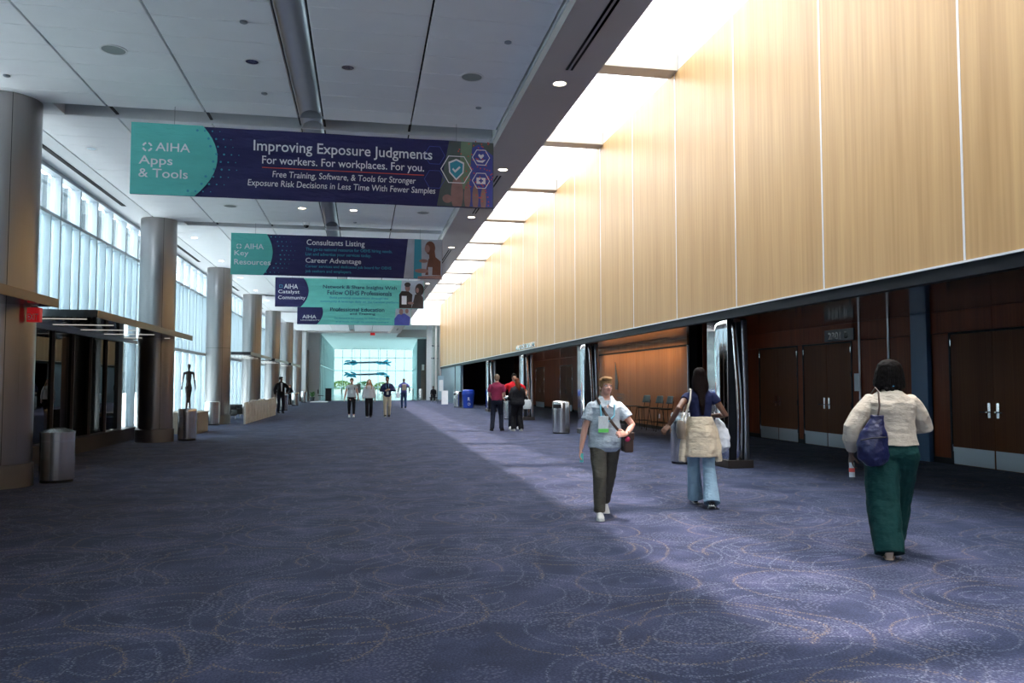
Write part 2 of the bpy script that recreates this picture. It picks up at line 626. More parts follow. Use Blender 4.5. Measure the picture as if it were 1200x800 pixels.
# soffit by the windows with its air slots
soff = struct('ceiling_window_soffit', MB().box(-6.15, -5.33, YS, YE, 5.755, 5.9), 'paint')
for i in range(-1, 6):
    y = C0 + i * BAY
    obj('air_slot', MB().box(-5.72, -5.62, y + 1.7, y + 7.3, 5.748, 5.757), 'grille', soff)
# bulkhead beside the skylight
bk = struct('ceiling_bulkhead', MB().box(2.21, 3.02, YS, 65.6, 5.60, 6.3), 'bulk')
obj('edge_lip', MB().box(2.185, 2.21, YS, 65.6, 5.74, 6.3), 'paint', bk)
for i in range(-1, 6):
    y = C0 + i * BAY
    for dx in (0, .065):
        obj('air_slot', MB().box(2.57 + dx, 2.60 + dx, y + 2.3, y + 4.9, 5.594, 5.602), 'grille', bk)
    for dx in (0, .065):
        obj('air_slot', MB().box(2.57 + dx, 2.60 + dx, y - 5.6, y - 3.05, 5.594, 5.602), 'grille', bk)

# ---- skylight
sk = struct('window_skylight', MB().box(3.0, 3.02, YS, 65.6, 5.62, 8.5), 'paint')
for k in range(-4, 11):
    y = 14.99 + (k - 1) * 5.13
    obj('roof_beam', MB().box(3.02, 6.35, y, y + .46, 7.95, 8.42), 'beam', sk, bev=.01)
    obj('glass_pane', MB().box(3.02, 4.62, y + .17, y + 5.26, 8.45, 8.47), 'glass sky', sk)
    obj('added_diffuser', MB().box(4.68, 6.36, y + .17, y + 5.26, 8.30, 8.32), 'roof diffuser', sk)  # translucent strip added in place of solid roof, diffuses sun and stays bright
obj('roof_curb', MB().box(4.62, 4.68, YS, 65.6, 8.28, 8.5), 'frame', sk)
obj('end_wall', MB().box(2.9, 6.4, 65.6, 65.8, 6.3, 8.6), 'paint', sk)
obj('end_wall', MB().box(2.9, 6.4, YS - .2, YS, 5.6, 8.6), 'paint', sk)

# ---- wood wall
PW = 2.62
wr = struct('wall_right', MB().box(6.40, 6.60, YS, 65.3, 2.70, 8.5), 'black')
y = 65.3
hgt = 7.97 - 2.82
pm = MB().box(0, .045, -PW / 2 + .012, PW / 2 - .012, 0, hgt).mesh('wood_panel', 'maple')
sm = MB().box(0, .03, -.014, .014, 0, hgt).mesh('metal_seam', 'seam')
ys = []
yy = 4.70 - PW * 6
while yy + PW < 65.6:
    ys.append(yy)
    yy += PW
for yy in ys:
    link('wood_panel', pm, wr, (6.35, yy + PW / 2, 2.83))
    link('metal_seam', sm, wr, (6.344, yy, 2.83))
obj('bottom_trim', MB().box(6.335, 6.40, YS, 65.3, 2.805, 2.828), 'seam', wr)
obj('dark_fascia', MB().box(6.37, 6.50, YS, 65.3, 2.66, 2.805), 'fascia', wr)
obj('upper_return', MB().box(6.36, 6.60, YS, 65.3, 7.97, 8.5), 'paint', wr)
obj('end_cap', MB().box(6.35, 6.6, 65.27, 65.35, 2.8, 8.3), 'maple', wr)

# lettering on the wood wall, facing the hall (-X): far, unreadable in the photo beyond its general form
lt = thing('wall_lettering', 'row of raised silver capital letters low on the tan wood wall', 'letters', (6.33, 32.3, 0))
tm = text_mesh('AUDITORIUM', 'chrome', 0, 3.65, 2.86, 3.05, 0.01, 0, 1.0)
link('letters', tm, lt, (0, 0, 0), R(-90))

# ---- recess on the right: soffit, door wall, alcove
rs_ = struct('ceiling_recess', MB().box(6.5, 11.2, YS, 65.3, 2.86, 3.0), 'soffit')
rw = struct('wall_recess', MB().box(10.86, 11.1, YS, 21.9, 0, 2.9).box(9.56, 9.8, 21.95, 31.0, 0, 2.9)
            .box(9.8, 11.1, 20.95, 21.2, 0, 2.9).box(10.86, 11.1, 31, 56, 0, 2.9), 'black')


def wood_piece(y0, y1, z0, z1, x=10.80, m='cherry', name='wood_panel', th=.055):
    obj(name, MB().box(x, x + th, y0 + .004, y1 - .004, z0 + .003, z1 - .003), m, rw)


def double_door(idx, ya, yb, x=10.80, ztop=2.45):
    """ya nearer, yb farther; opens in the x plane, face towards -X"""
    d = link('door_%d' % idx, None)
    d['kind'] = 'structure'
    obj('door_frame', MB().box(x - .01, x + .06, ya, ya + .04, 0, ztop).box(x - .01, x + .06, yb - .04, yb, 0, ztop)
        .box(x - .01, x + .06, ya, yb, ztop - .03, ztop), 'black', d)
    ym = (ya + yb) / 2
    for (a, b, s) in ((ya + .045, ym - .006, 1), (ym + .006, yb - .045, -1)):
        lf = obj('door_leaf', MB().box(x + .005, x + .05, a, b, .01, ztop - .035), 'door', d)
        obj('kick_plate', MB().box(x - .003, x + .005, a + .015, b - .015, .02, .33), 'kick', lf)
        yh = b - .09 if s == 1 else a + .09
        obj('handle', MB().box(x - .012, x + .005, yh - .03, yh + .03, .90, 1.16)
            .tube([(x - .03, yh, 1.0), (x - .065, yh - s * .02, 1.0), (x - .065, yh - s * .16, 1.0)], .011)
            .tube([(x - .0, yh, 1.0), (x - .065, yh, 1.0)], .014)
            .lathe(0, 0, [(.001, 0), (.001, 0.001)], 4), 'chrome', lf, smooth=True)
        ye = a + .004 if s == 1 else b - .004
        hb = MB()
        for z in (.25, .95, 1.65, 2.2):
            hb.tube([(x - .006, ye, z), (x - .006, ye, z + .12)], .014, 6)
        obj('hinge', hb, 'chrome', lf, smooth=True)


# near doors (Y spans from the photograph)
double_door(1, 10.86, 12.92)
double_door(2, 15.88, 17.90)
double_door(3, 18.12, 20.10)
double_door(4, 39.8, 42.4)
double_door(5, 46.2, 48.6)
for a, b in ((YS + 10, 4.9), (4.9, 6.9), (6.9, 8.9), (8.9, 10.86), (12.92, 13.36), (13.85, 14.7), (14.7, 15.60), (15.60, 15.88), (17.90, 18.12), (20.10, 20.93)):
    wood_piece(a, b, .11, 2.45)
for a, b in ((8.9, 10.86), (10.86, 11.88), (11.88, 13.36), (13.36, 14.6), (14.6, 15.88), (15.88, 17.9), (17.9, 20.93)):
    wood_piece(a, b, 2.455, 2.86)
obj('recess_skirting', MB().box(10.79, 10.86, -2, 10.86, 0, .11).box(10.79, 10.86, 12.92, 15.88, 0, .11)
    .box(10.79, 10.86, 17.9, 18.12, 0, .11).box(10.79, 10.86, 20.1, 20.95, 0, .11), 'black', rw)
for a, b in ((31.1, 34.0), (34.0, 36.9), (36.9, 39.8), (42.4, 46.2), (48.6, 52.3), (52.3, 56.0)):
    wood_piece(a, b, .1, 2.86)
wood_piece(39.8, 42.4, 2.455, 2.86)
wood_piece(46.2, 48.6, 2.455, 2.86)
# red brown return panel between the door wall and the alcove
obj('wood_panel', MB().box(9.52, 10.80, 20.93, 20.95, 0.0, 2.86), 'cherry', rw)
# pilaster strips beside the recess
obj('metal_trim', MB().box(10.775, 10.80, 15.58, 15.62, 0, 2.86), 'seam', rw)
obj('metal_trim', MB().box(10.775, 10.80, 14.60, 14.64, 0, 2.86), 'seam', rw)
bp = obj('blue_wall_panel', MB().box(10.70, 10.80, 13.38, 13.84, 0, 2.86), 'bluepanel', rw, bev=.01)
# alcove wall: boards with warm wash
ya = 21.95
n = 10
for k in range(n):
    a = 21.97 + k * .905
    wood_piece(a, a + .905, .10, 2.60, 9.50, 'lit wood')
    wood_piece(a, a + .905, 2.66, 2.86, 9.50, 'lit wood')
obj('light_slot', MB().box(9.545, 9.56, 21.95, 31.0, 2.6, 2.66), 'black', rw)
obj('corner_trim', MB().box(9.485, 9.53, 21.93, 21.96, 0, 2.62), 'seam', rw)
obj('recess_skirting', MB().box(9.49, 9.56, 21.97, 31, 0, .10), 'black', rw)
obj('side_return', MB().box(9.56, 10.86, 31.0, 31.1, 0, 2.9), 'cherry', rw)
obj('wall_socket', MB().box(9.488, 9.50, 24.2, 24.3, .36, .50), 'white', rw)
# black sheets painting the darkness of the open corridor; etched glass box
struct('wall_corridor_darkness', MB().box(6.7, 11.0, 56.02, 56.2, 0, 2.9).box(6.68, 6.72, 52.6, 56.1, 0, 2.9), 'black')
eg = struct('wall_etched_glass', MB().box(6.62, 6.66, 52.5, 65.3, 0, 2.82), 'concrete')
for a, b in ((52.3, 55.2), (55.5, 65.2)):
    obj('glass_panel', MB().box(6.45, 6.47, a, b, .02, 2.80), 'glass etched', eg)
obj('glazing_post', MB().box(6.42, 6.5, 55.25, 55.45, 0, 2.82).box(6.42, 6.5, 65.2, 65.3, 0, 2.82), 'slate', eg)

# door number plaque
pl = thing('room_plaque', 'dark metal room number plaque above the middle double doors', 'sign', (10.75, 16.86, 2.47))
obj('plate', MB().box(0, .02, -1.12, 0, 0, .27), 'plaque', pl, bev=.004)
link('lettering', text_mesh('2301 B', 'chrome', .16, .92, .05, .21, 0.01), pl, (-.006, 0, 0), R(-90))
ps = tag(obj('wall_notice', MB().box(10.74, 10.77, 15.55, 15.74, 1.33, 1.72), 'white', bev=.003), 'small pale notice holder on the wood wall right of the middle doors', 'notice')

# ---- portals: curved mirror steel piers
def pier(y, label):
    t = thing('steel_pier', label, 'pillar', (6.4, y, 0), 0)
    obj('core', MB().box(.03, .39, -.36, .36, .14, 2.66), 'fascia', t)
    obj('base', MB().box(-.03, .46, -.44, .44, 0, .14), 'curb', t, bev=.01)

    def sheet(fn, w0, w1, th=.015, name='steel_sheet', m='mirror'):
        mb = MB()
        n = 14
        A = []
        for k in range(n + 1):
            z = .14 + 2.50 * k / n
            p = fn(z)
            A.append((p[0], p[1], z))
        for side in range(1):
            pass
        b = len(mb.v)
        for (pa, pb, z) in A:
            mb.v += [(pa[0], pa[1], z), (pb[0], pb[1], z)]
        for k in range(n):
            mb.f.append((b + 2 * k, b + 2 * k + 1, b + 2 * k + 3, b + 2 * k + 2))
        o = obj(name, mb, m, t, smooth=True, ang=80)
        sd = o.modifiers.new('thick', 'SOLIDIFY')
        sd.thickness = th
        return o
    wv = lambda z, ph: math.sin((z / 2.6) * math.pi * 1.25 + ph)
    # hall side face (towards -X): one wide bowed sheet
    sheet(lambda z: ((.0, -.42), (.0, .40)), 0, 0)
    # end faces (towards -Y): twisting strips with dark gaps
    sheet(lambda z: ((.115 + .045 * wv(z, .3), -.425), (.225 + .045 * wv(z, .3), -.405)), 0, 0)
    sheet(lambda z: ((.30 + .02 * wv(z, .3), -.40), (.41 + .01 * wv(z, .2), -.37)), 0, 0, m='kick')
    obj('head_clip', MB().box(.12, .24, -.43, -.36, 2.60, 2.66), 'chrome', t)
    return t


pier(13.45, 'mirror steel pier on the wood wall behind the woman with the tied jacket')
pier(22.55, 'mirror steel pier beside the bin with the round side opening')
pier(31.5, 'mirror steel pier right of the group of three by the dark openings')
pier(40.5, 'mirror steel pier farthest away under the wood wall')
pier(4.45, 'mirror steel pier nearest the camera outside the right edge')

# ---- left window wall
WX = -6.15
CURB = .33
pane_me = {}


def pane_mesh(key, h, m, w):
    if key not in pane_me:
        pane_me[key] = MB().box(-.008, .008, -w / 2, w / 2, 0, h).mesh('pane', m)
    return pane_me[key]


NP = 8
pw = BAY / NP
mull = MB().box(-.10, .10, -.035, .035, 2.62, 5.75).mesh('mullion', 'frame')
mull_low = MB().box(-.10, .10, -.035, .035, CURB, 2.58).mesh('lower_mullion', 'frame')
mull2 = MB().box(-.05, .12, -.018, .018, 2.66, 4.82).mesh('fin', 'frame')
mulld = MB().box(-.02, .06, -.015, .015, CURB, 2.56).mesh('glazing_bar', 'frame dark')
mulls = MB().box(.0, .03, -.012, .012, CURB, 2.56).mesh('glazing_bar', 'seam')
for b in range(-3, 6):
    y0 = C0 + b * BAY
    w = link('window_%d' % (b + 4), None)
    w['kind'] = 'structure'
    dark = b in (-1, 0, -2)
    for k in range(NP):
        yc = y0 + (k + .5) * pw
        link('mullion', mull, w, (WX, y0 + k * pw, 0))
        link('glazing_bar' if dark else 'lower_mullion', mulld if dark else mull_low, w, (WX, y0 + k * pw, 0))
        link('fin', mull2, w, (WX, yc, 0))
        pwid = pw - .055
        link('pane', pane_mesh('top', .82, 'glass top', pwid), w, (WX, yc, 4.88))
        link('pane', pane_mesh('mid', 2.16, 'glass', pwid), w, (WX, yc, 2.66))
        link('pane', pane_mesh('lowd' if dark else 'low', 2.22, 'glass dark' if dark else 'glass', pwid), w, (WX, yc, .34))
    obj('transom', MB().box(WX - .06, WX + .10, y0, y0 + BAY, 4.81, 4.88).box(WX - .06, WX + .10, y0, y0 + BAY, 2.56, 2.66)
        .box(WX - .06, WX + .12, y0, y0 + BAY, 5.68, 5.76), 'frame', w)
    obj('sill', MB().box(WX - .15, WX + .17, y0, y0 + BAY, 0, CURB - .03).box(WX - .15, WX + .20, y0, y0 + BAY, CURB - .03, CURB), 'curb', w)
# dark lobby box outside behind the dark glass
struct('wall_vestibule', MB().box(-9.2, -9.0, -10, 21.6, 0, 2.7).box(-9.2, -6.3, -10, 21.6, 2.66, 2.75).box(-9.2, -6.3, 21.5, 21.6, 0, 2.7), 'slate')
# pier at the far end of the glazing and far hall
struct('wall_left_end', MB().box(-6.3, -4.55, 66.0, 66.3, 0, 6.3).box(-4.62, -4.5, 66.3, 68.5, 0, 6.3), 'paint')
fw = struct('wall_far_left', MB().box(-4.6, -3.6, 68.4, 68.6, 0, 6.3), 'concrete')
obj('brown_panel', MB().box(-4.48, -4.42, 66.4, 68.2, 0, 4.2), 'brown metal', fw)
struct('ceiling_far_hall', MB().box(-6.6, 3.02, 66.12, 101, 5.70, 6.5).box(3.02, 8.5, 72, 101, 5.70, 6.5).box(3.02, 8.5, 65.7, 72, 6.32, 6.5), 'paint')
struct('ceiling_end_fascia', MB().box(-6.4, 3.02, 66.0, 66.12, 5.62, 6.3).box(3.02, 6.3, 71.9, 72.0, 5.64, 6.32), 'bulk')


def curtain(name, p0, p1, nv, zs, m='glass end', top=5.70):
    w = link(name, None)
    w['kind'] = 'structure'
    a, b = Vector((p0[0], p0[1], 0)), Vector((p1[0], p1[1], 0))
    d = (b - a)
    L = d.length
    ang = math.atan2(d.y, d.x)
    st = L / nv
    for k in range(nv + 1):
        p = a + d * (k / nv)
        obj('mullion', MB().box(-.028, .028, -.06, .06, 0, top), 'frame aqua', w, tuple(p), ang)
    zz = [0] + list(zs) + [top]
    for z in zs:
        obj('transom', MB().box(0, L, -.05, .05, z - .04, z + .04), 'frame aqua', w, tuple(a), ang)
    for i in range(len(zz) - 1):
        h = zz[i + 1] - zz[i]
        me = MB().box(.02, st - .02, -.01, .01, 0, h).mesh('pane', m)
        for k in range(nv):
            p = a + d * (k / nv)
            link('pane', me, w, (p.x, p.y, zz[i]), ang)
    return w


curtain('window_far_left', (-3.55, 68.6), (-3.5, 100), 14, (3.0,), 'glass side')
curtain('window_far_end', (-3.5, 100), (6.3, 100), 9, (.9, 3.0, 4.6))
curtain('window_far_right', (5.25, 76.4), (6.3, 100), 8, (3.0,), 'glass side')
wf = struct('wall_far_right', MB().box(6.35, 6.6, 65.4, 76.2, 0, 6.4).box(6.0, 6.1, 65.8, 66.3, 0, 6.3), 'bulk')
obj('pale_panel', MB().box(5.36, 5.80, 67.0, 67.1, 0, 6.3).box(5.78, 5.82, 66.3, 67.1, 0, 6.3), 'concrete', wf)
obj('charcoal_panel', MB().box(5.20, 7.6, 76.0, 76.3, 0, 5.7), 'slate', wf)
obj('dark_doorway', MB().box(5.55, 5.98, 75.93, 76.0, 0, 3.2), 'brown metal', wf)
obj('restroom_sign', MB().box(5.62, 5.86, 75.9, 75.93, 2.7, 3.25), 'white', wf)
struct('wall_back', MB().box(-6.6, 11.2, YS - .3, YS, 0, 6.3), 'paint')
struct('wall_far_outer', MB().box(11.1, 11.3, YS, 67, 0, 3.0), 'black')

# ---- outside
fb = thing('office_building', 'pale office block with tall ribs seen through the left windows', 'building', (-34, 0, 0))
obj('wall', MB().box(-4, 0, -30, 150, 0, 24.0), 'facade', fb)
rb = MB().box(0, .35, -.18, .18, 0, 24.0).mesh('rib', 'facade rib')
wn = MB().box(0, .04, -.7, .7, 1.0, 22).mesh('window', 'slate')
for k in range(59):
    link('rib', rb, fb, (0, -25 + k * 3, 0))
    link('window', wn, fb, (0.0, -23.5 + k * 3, 0))


def bush(loc, s, m, label):
    t = thing('shrub', label, 'shrub', loc)
    mb = MB()
    rnd = random.Random(int(s * 100) + int(loc[0] * 7))
    for _ in range(260):
        a = rnd.uniform(0, 6.28)
        u = rnd.uniform(-.2, 1)
        q = math.sqrt(max(0, 1 - u * u))
        rr = s * rnd.uniform(.75, 1.05)
        p = Vector((math.cos(a) * q * rr, math.sin(a) * q * rr, s * .55 + u * s * .6))
        d = Vector((rnd.uniform(-1, 1), rnd.uniform(-1, 1), rnd.uniform(-1, 1))).normalized() * s * .13
        e = d.orthogonal().normalized() * s * .06
        mb.poly([p - d, p + e, p + d, p - e])
    obj('foliage', mb, m, t)
    obj('stem', MB().tube([(0, 0, 0), (0, 0, s * .6)], .06 * s), 'brown metal', t)
    return t


bush((-2.6, 104, 0), 1.5, 'leaf2', 'yellow green shrub outside the far glass, leftmost')
bush((0.3, 109, 0), 1.4, 'leaf', 'mid green shrub outside the far glass, second from left')
bush((2.6, 104, 0), 1.3, 'leaf2', 'yellow green shrub outside the far glass behind the black screen')
bush((-11.2, 17, 0), 1.3, 'leaf', 'dark shrub seen faintly behind the near dark glass')

# ================================================================== COLUMNS
CX = -5.25
names = ['nearest big steel column cut by the left edge', 'second big steel column, behind the long bronze canopy',
         'third big steel column, behind the pale bin and statue', 'fourth steel column, before the white stone slabs',
         'fifth steel column, behind the man in the dark suit', 'sixth steel column towards the far hall',
         'seventh and farthest steel column before the white pier']
col_sh = MB().lathe(0, 0, [(.44, .34), (.44, 2.78)], 48).mesh('lower_cladding', 'steel col', True)
col_up = MB().lathe(0, 0, [(.44, 2.79), (.44, 5.78)], 48).mesh('upper_cladding', 'steel col', True)
col_jt = MB().lathe(0, 0, [(.432, 2.775), (.432, 2.795)], 32).mesh('joint', 'void', True)
col_bs = MB().lathe(0, 0, [(.465, 0), (.465, .33), (.45, .34)], 48).mesh('base', brushed('dark brushed base', (.26, .24, .23), .45), True)
for i in range(7):
    t = thing('steel_column', names[i], 'column', (CX, C0 + i * BAY, 0), 0, 'steel columns along the window wall')
    link('lower_cladding', col_sh, t)
    link('upper_cladding', col_up, t)
    link('joint', col_jt, t)
    link('base', col_bs, t)
    obj('seam', MB().box(.436, .4425, -.004, .004, .34, 5.75), 'void', t, rz=R(-62))

# ================================================================== CANOPIES
cl = [('bronze edged canopy over the dark doors at the left edge', 4.9, 12.8), ('long bronze edged canopy before the second column', 14.6, 22.3),
      ('first of the far canopies, behind the fourth column', 33.5, 41.0), ('middle one of the far canopies', 42.6, 50.4),
      ('farthest canopy before the seventh column', 52.1, 59.8)]
for label, a, b in cl:
    t = thing('entrance_canopy', label, 'canopy', (0, 0, 2.64), 0, 'canopies over the street doors')
    obj('fascia', MB().box(-4.52, -4.49, a, b, 0, .13), 'bronze', t)
    obj('deck', MB().box(-6.05, -4.52, a, b, .01, .13), 'canopy', t, bev=.004)
    obj('end_fascia', MB().box(-6.05, -4.49, a - .012, a, .0, .13), 'canopy', t)
    k = 0
    yy = a + .55
    while yy < b - .3:
        obj('light_strip', MB().box(-5.95, -4.85, yy, yy + .035, .004, .012), 'stripglow', t)
        yy += 1.55
    for yy in (a + .2, b - .2):
        obj('bracket', MB().box(-6.15, -6.0, yy - .04, yy + .04, .02, .12), 'frame', t)

# exit sign
t = thing('exit_sign', 'small red exit sign under the near canopy by the first column', 'sign', (-4.80, 12.55, 2.40))
obj('housing', MB().box(-.005, .17, -.05, .05, 0, .21), 'red', t, bev=.006)
obj('bracket', MB().box(.03, .13, -.02, .02, .21, .238), 'frame', t)
link('lettering', text_mesh('EXIT', 'ink white', .012, .15, .03, .12, .01), t, (0, -.056, 0))

t = thing('exit_sign', 'tiny red exit sign hanging under the far ceiling edge', 'sign', (.62, 65.9, 5.42))
obj('housing', MB().box(0, .38, -.05, .05, 0, .2), 'red', t)
obj('bracket', MB().box(.17, .2, -.02, .02, .2, .34), 'frame', t)

# ================================================================== CEILING DEVICES
def downlight(x, y, z, lit, label):
    t = thing('downlight', label, 'ceiling light', (x, y, z), 0, 'round downlights in the ceiling')
    obj('trim_ring', MB().lathe(0, 0, [(.105, 0), (.105, -.006), (.085, -.006), (.085, 0)], 24), 'white', t, smooth=True)
    if lit:
        obj('lens', MB().lathe(0, 0, [(.083, -.004), (.083, -.001)], 20), 'lampglow', t)
        d = bpy.data.lights.new('downlight_beam', 'SPOT')
        d.energy = 16
        d.spot_size = R(70)
        d.color = (1, .85, .65)
        d.shadow_soft_size = .07
        o = bpy.data.objects.new('downlight_beam', d)
        COL.objects.link(o)
        o.parent = t
        o.location = (0, 0, -.03)
    else:
        obj('reflector', MB().lathe(0, 0, [(.083, -.004), (.05, .0), (.02, -.001)], 20), 'steel can', t, smooth=True)


downlight(-1.47, 10.62, 5.748, False, 'unlit chrome downlight left of the ceiling groove before the first banner')
downlight(-.23, 10.58, 5.748, False, 'unlit chrome downlight right of the ceiling groove before the first banner')
BL = ['lit downlight in the grey bulkhead nearest the camera', 'second lit downlight in the grey bulkhead, right of the first banner']
for k in range(11):
    y = 10.22 + k * 4.42
    downlight(2.61, y, 5.598, True, BL[k] if k < 2 else 'lit bulkhead downlight number %s beyond the first banner' % ['one', 'two', 'three', 'four', 'five', 'six', 'seven', 'eight', 'nine'][k - 2])
rows = [(19.5, 'between the first and second banners'), (28.4, 'between the second and third banners'), (37.3, 'between the third and fourth banners'), (46.2, 'beyond the fourth banner')]
for y, w in rows:
    downlight(-1.48, y, 5.748, True, 'lit ceiling downlight left of the groove ' + w)
    downlight(-.25, y, 5.748, True, 'lit ceiling downlight right of the groove ' + w)
for k, y in enumerate((15.2, 24.1, 28.6, 33.0, 37.5, 42.0)):
    downlight(-4.86, y, 5.748, k > 0, ['unlit small downlight near the first column', 'lit downlight near the second column', 'lit downlight just before the third column',
              'lit downlight just past the third column', 'lit downlight just before the fourth column', 'lit downlight past the fourth column'][k])


def speaker(x, y, label):
    t = thing('ceiling_speaker', label, 'speaker', (x, y, 5.748), 0, 'round ceiling speakers')
    obj('rim', MB().lathe(0, 0, [(.165, 0), (.165, -.008), (.14, -.009), (.14, 0)], 28), 'white', t, smooth=True)
    obj('grille', MB().lathe(0, 0, [(.14, -.006), (.14, -.001)], 28), 'speaker', t)


speaker(-3.15, 10.56, 'round grey ceiling speaker in the upper left tiles')
speaker(1.45, 10.59, 'round grey ceiling speaker in the tiles right of the groove')
speaker(-3.15, 19.57, 'round speaker behind the teal end of the first banner')
speaker(1.45, 19.46, 'round speaker behind the photo end of the first banner')
speaker(-3.15, 28.4, 'round speaker left between the second and third banners')
speaker(1.45, 28.4, 'round speaker right between the second and third banners')


def sprinkler(x, y, label):
    t = thing('sprinkler', label, 'sprinkler', (x, y, 5.748), 0, 'ceiling sprinklers')
    obj('cover', MB().lathe(0, 0, [(.045, 0), (.045, -.012), (.03, -.02)], 16), 'groove', t, smooth=True)


for a in [(-1.41, 9.44, 'small sprinkler cap near the top, left of the groove'), (-1.45, 11.77, 'small sprinkler cap left of the groove above the first banner'),
          (-4.86, 11.74, 'small sprinkler cap above the first column'), (1.74, 9.40, 'small sprinkler cap top right in the tiles'),
          (1.72, 11.78, 'small sprinkler cap above the photo end of the first banner'), (-2.9, 15.0, 'small sprinkler cap behind the first banner'),
          (1.72, 18.2, 'small sprinkler cap right before the second banner'), (-.23, 21.0, 'small sprinkler cap above the middle of the second banner')]:
    sprinkler(*a)
t = thing('dome_camera', 'black dome security camera on the ceiling above the second banner', 'camera', (-1.5, 21.3, 5.748))
obj('mount', MB().lathe(0, 0, [(.09, 0), (.09, -.05), (.075, -.07)], 20), 'white', t, smooth=True)
obj('dome', MB().ball((0, 0, -.07), .07, .07, .07), 'black', t, smooth=True)

# ================================================================== BANNERS
def banner(y, x0, x1, z0, z1, label, main, curve_m, cx, kind):
    w, h = x1 - x0, z1 - z0
    t = thing('hanging_banner', label, 'banner', (x0, y, z0), 0, 'banners hanging across the hall')
    mb = MB()
    n, m_ = 44, 8
    th = .006

    def wy(u, v):
        return .010 * math.sin(u * 17 + v * 3) * (.4 + v) + .006 * math.sin(u * 41 + 1)
    sag = lambda u: -.006 * abs(math.sin(u * math.pi * 3))
    for s in (0, 1):
        for i in range(n + 1):
            for j in range(m_ + 1):
                u, v = i / n, j / m_
                mb.v.append((u * w, wy(u, v) + s * th, v * h + sag(u) * v))
    N = (n + 1) * (m_ + 1)
    for i in range(n):
        for j in range(m_):
            a = i * (m_ + 1) + j
            mb.f.append((a, a + m_ + 1, a + m_ + 2, a + 1))
            mb.f.append((N + a, N + a + 1, N + a + m_ + 2, N + a + m_ + 1))
    cloth = obj('cloth', mb, main, t, smooth=True, ang=80)
    # curved end panel printed on the cloth
    pts = [(0, -.022, 0), (0, -.022, h)]
    for k in range(13):
        a = k / 12
        bulge = cx[1] * (1 - (2 * (a - .45)) ** 2) + cx[0]
        pts.append((bulge, -.022, h * (1 - a)))
    obj('end_print', MB().prism(pts, (0, .004, 0)), curve_m, t)
    for u in (.11, .5, .89):
        obj('cable', MB().tube([(u * w, 0, h), (u * w, 0, 6.0 - z0)], .004, 5), 'ropeline', t)
    return t, w, h


def txt(t, body, m, x0, x1, z0, z1, bold=0.009, slant=0):
    link('lettering', text_mesh(body, m, x0, x1, z0, z1, bold, slant=slant), t, (0, -.030, 0))


def aiha_mark(t, x, z, r, m):
    mb = MB()
    for q in range(4):
        a0 = q * math.pi / 2 + .25
        pts = []
        for k in range(5):
            a = a0 + k / 4 * 1.07
            pts.append((x + r * math.cos(a), -.030, z + r * math.sin(a)))
        for k in range(4, -1, -1):
            a = a0 + k / 4 * 1.07
            pts.append((x + r * .62 * math.cos(a), -.030, z + r * .62 * math.sin(a)))
        mb.poly(pts)
    obj('emblem', mb, m, t)


def dots(t, x0, h, m, side=1):
    mb = MB()
    for c in range(4):
        for r_ in range(9):
            s = .020 * (1 - c / 5)
            u = r_ / 8
            x = x0 + c * .11 + .0 - .30 * (2 * (u - .55)) ** 2 + (r_ % 2) * .05
            z = h * (.07 + .86 * u)
            pts = [(x + s * math.cos(a * math.pi / 4), -.0265, z + s * math.sin(a * math.pi / 4)) for a in range(8)]
            mb.poly(pts)
    obj('dot_print', mb, m, t, kind='stuff')


def flat(pts, y=-.024):
    return [(x, y, z) for x, z in pts]


def ell(cx, cz, rx, rz, y=-.026, n=20, a0=0, a1=2 * math.pi):
    return [(cx + rx * math.cos(a0 + (a1 - a0) * k / n), y, cz + rz * math.sin(a0 + (a1 - a0) * k / n)) for k in range(n)]


def hexring(mb, cx, cz, r, wd, y=-.034):
    for k in range(6):
        a, b = k * math.pi / 3, (k + 1) * math.pi / 3
        mb.poly([(cx + r * math.cos(a), y, cz + r * math.sin(a)), (cx + r * math.cos(b), y, cz + r * math.sin(b)),
                 (cx + (r - wd) * math.cos(b), y, cz + (r - wd) * math.sin(b)), (cx + (r - wd) * math.cos(a), y, cz + (r - wd) * math.sin(a))])


# banner 1
t, w, h = banner(12.62, -3.48, 2.09, 4.37, 5.47, 'nearest banner, navy with teal end, about exposure judgments', 'banner navy', 'banner teal', (.98, .27), 0)
k1 = w / 425.0
X = lambda px: (px - 154) * k1
Z = lambda f_: h * f_
aiha_mark(t, X(172), Z(.66), .075, 'ink white')
txt(t, 'AIHA', 'ink white', X(181), X(219), Z(.61), Z(.73))
txt(t, 'Apps', 'ink white', X(163), X(200), Z(.38), Z(.54))
txt(t, '& Tools', 'ink white', X(163), X(217), Z(.235), Z(.36))
dots(t, X(245), h, 'ink cyan')
txt(t, 'Improving Exposure Judgments', 'ink white', X(290), X(502), Z(.64), Z(.84))
txt(t, 'For workers. For workplaces. For you.', 'ink white', X(300), X(492), Z(.47), Z(.62))
obj('underline', MB().box(X(300), X(492), -.031, -.028, Z(.445), Z(.458)), 'ink red', t)
txt(t, 'Free Training, Software, & Tools for Stronger', 'ink white', X(312), X(482), Z(.29), Z(.41), .006, .10)
txt(t, 'Exposure Risk Decisions in Less Time With Fewer Samples', 'ink white', X(284), X(506), Z(.155), Z(.275), .006, .10)
obj('photo_print', MB().poly(flat([(X(508), .01), (X(579), .01), (X(579), h - .01), (X(523), h - .01)])), 'ink olive', t)
obj('photo_print', MB().poly(flat([(X(545), .02), (X(578), .02), (X(578), h * .8), (X(560), h * .96), (X(552), h * .9)], -.0255)), 'ink blue', t)
obj('photo_print', MB().poly(flat([(X(535), h * .30), (X(548), h * .25), (X(552), h * .99), (X(538), h * .99)], -.0258)), 'ink moss', t)
mb = MB()
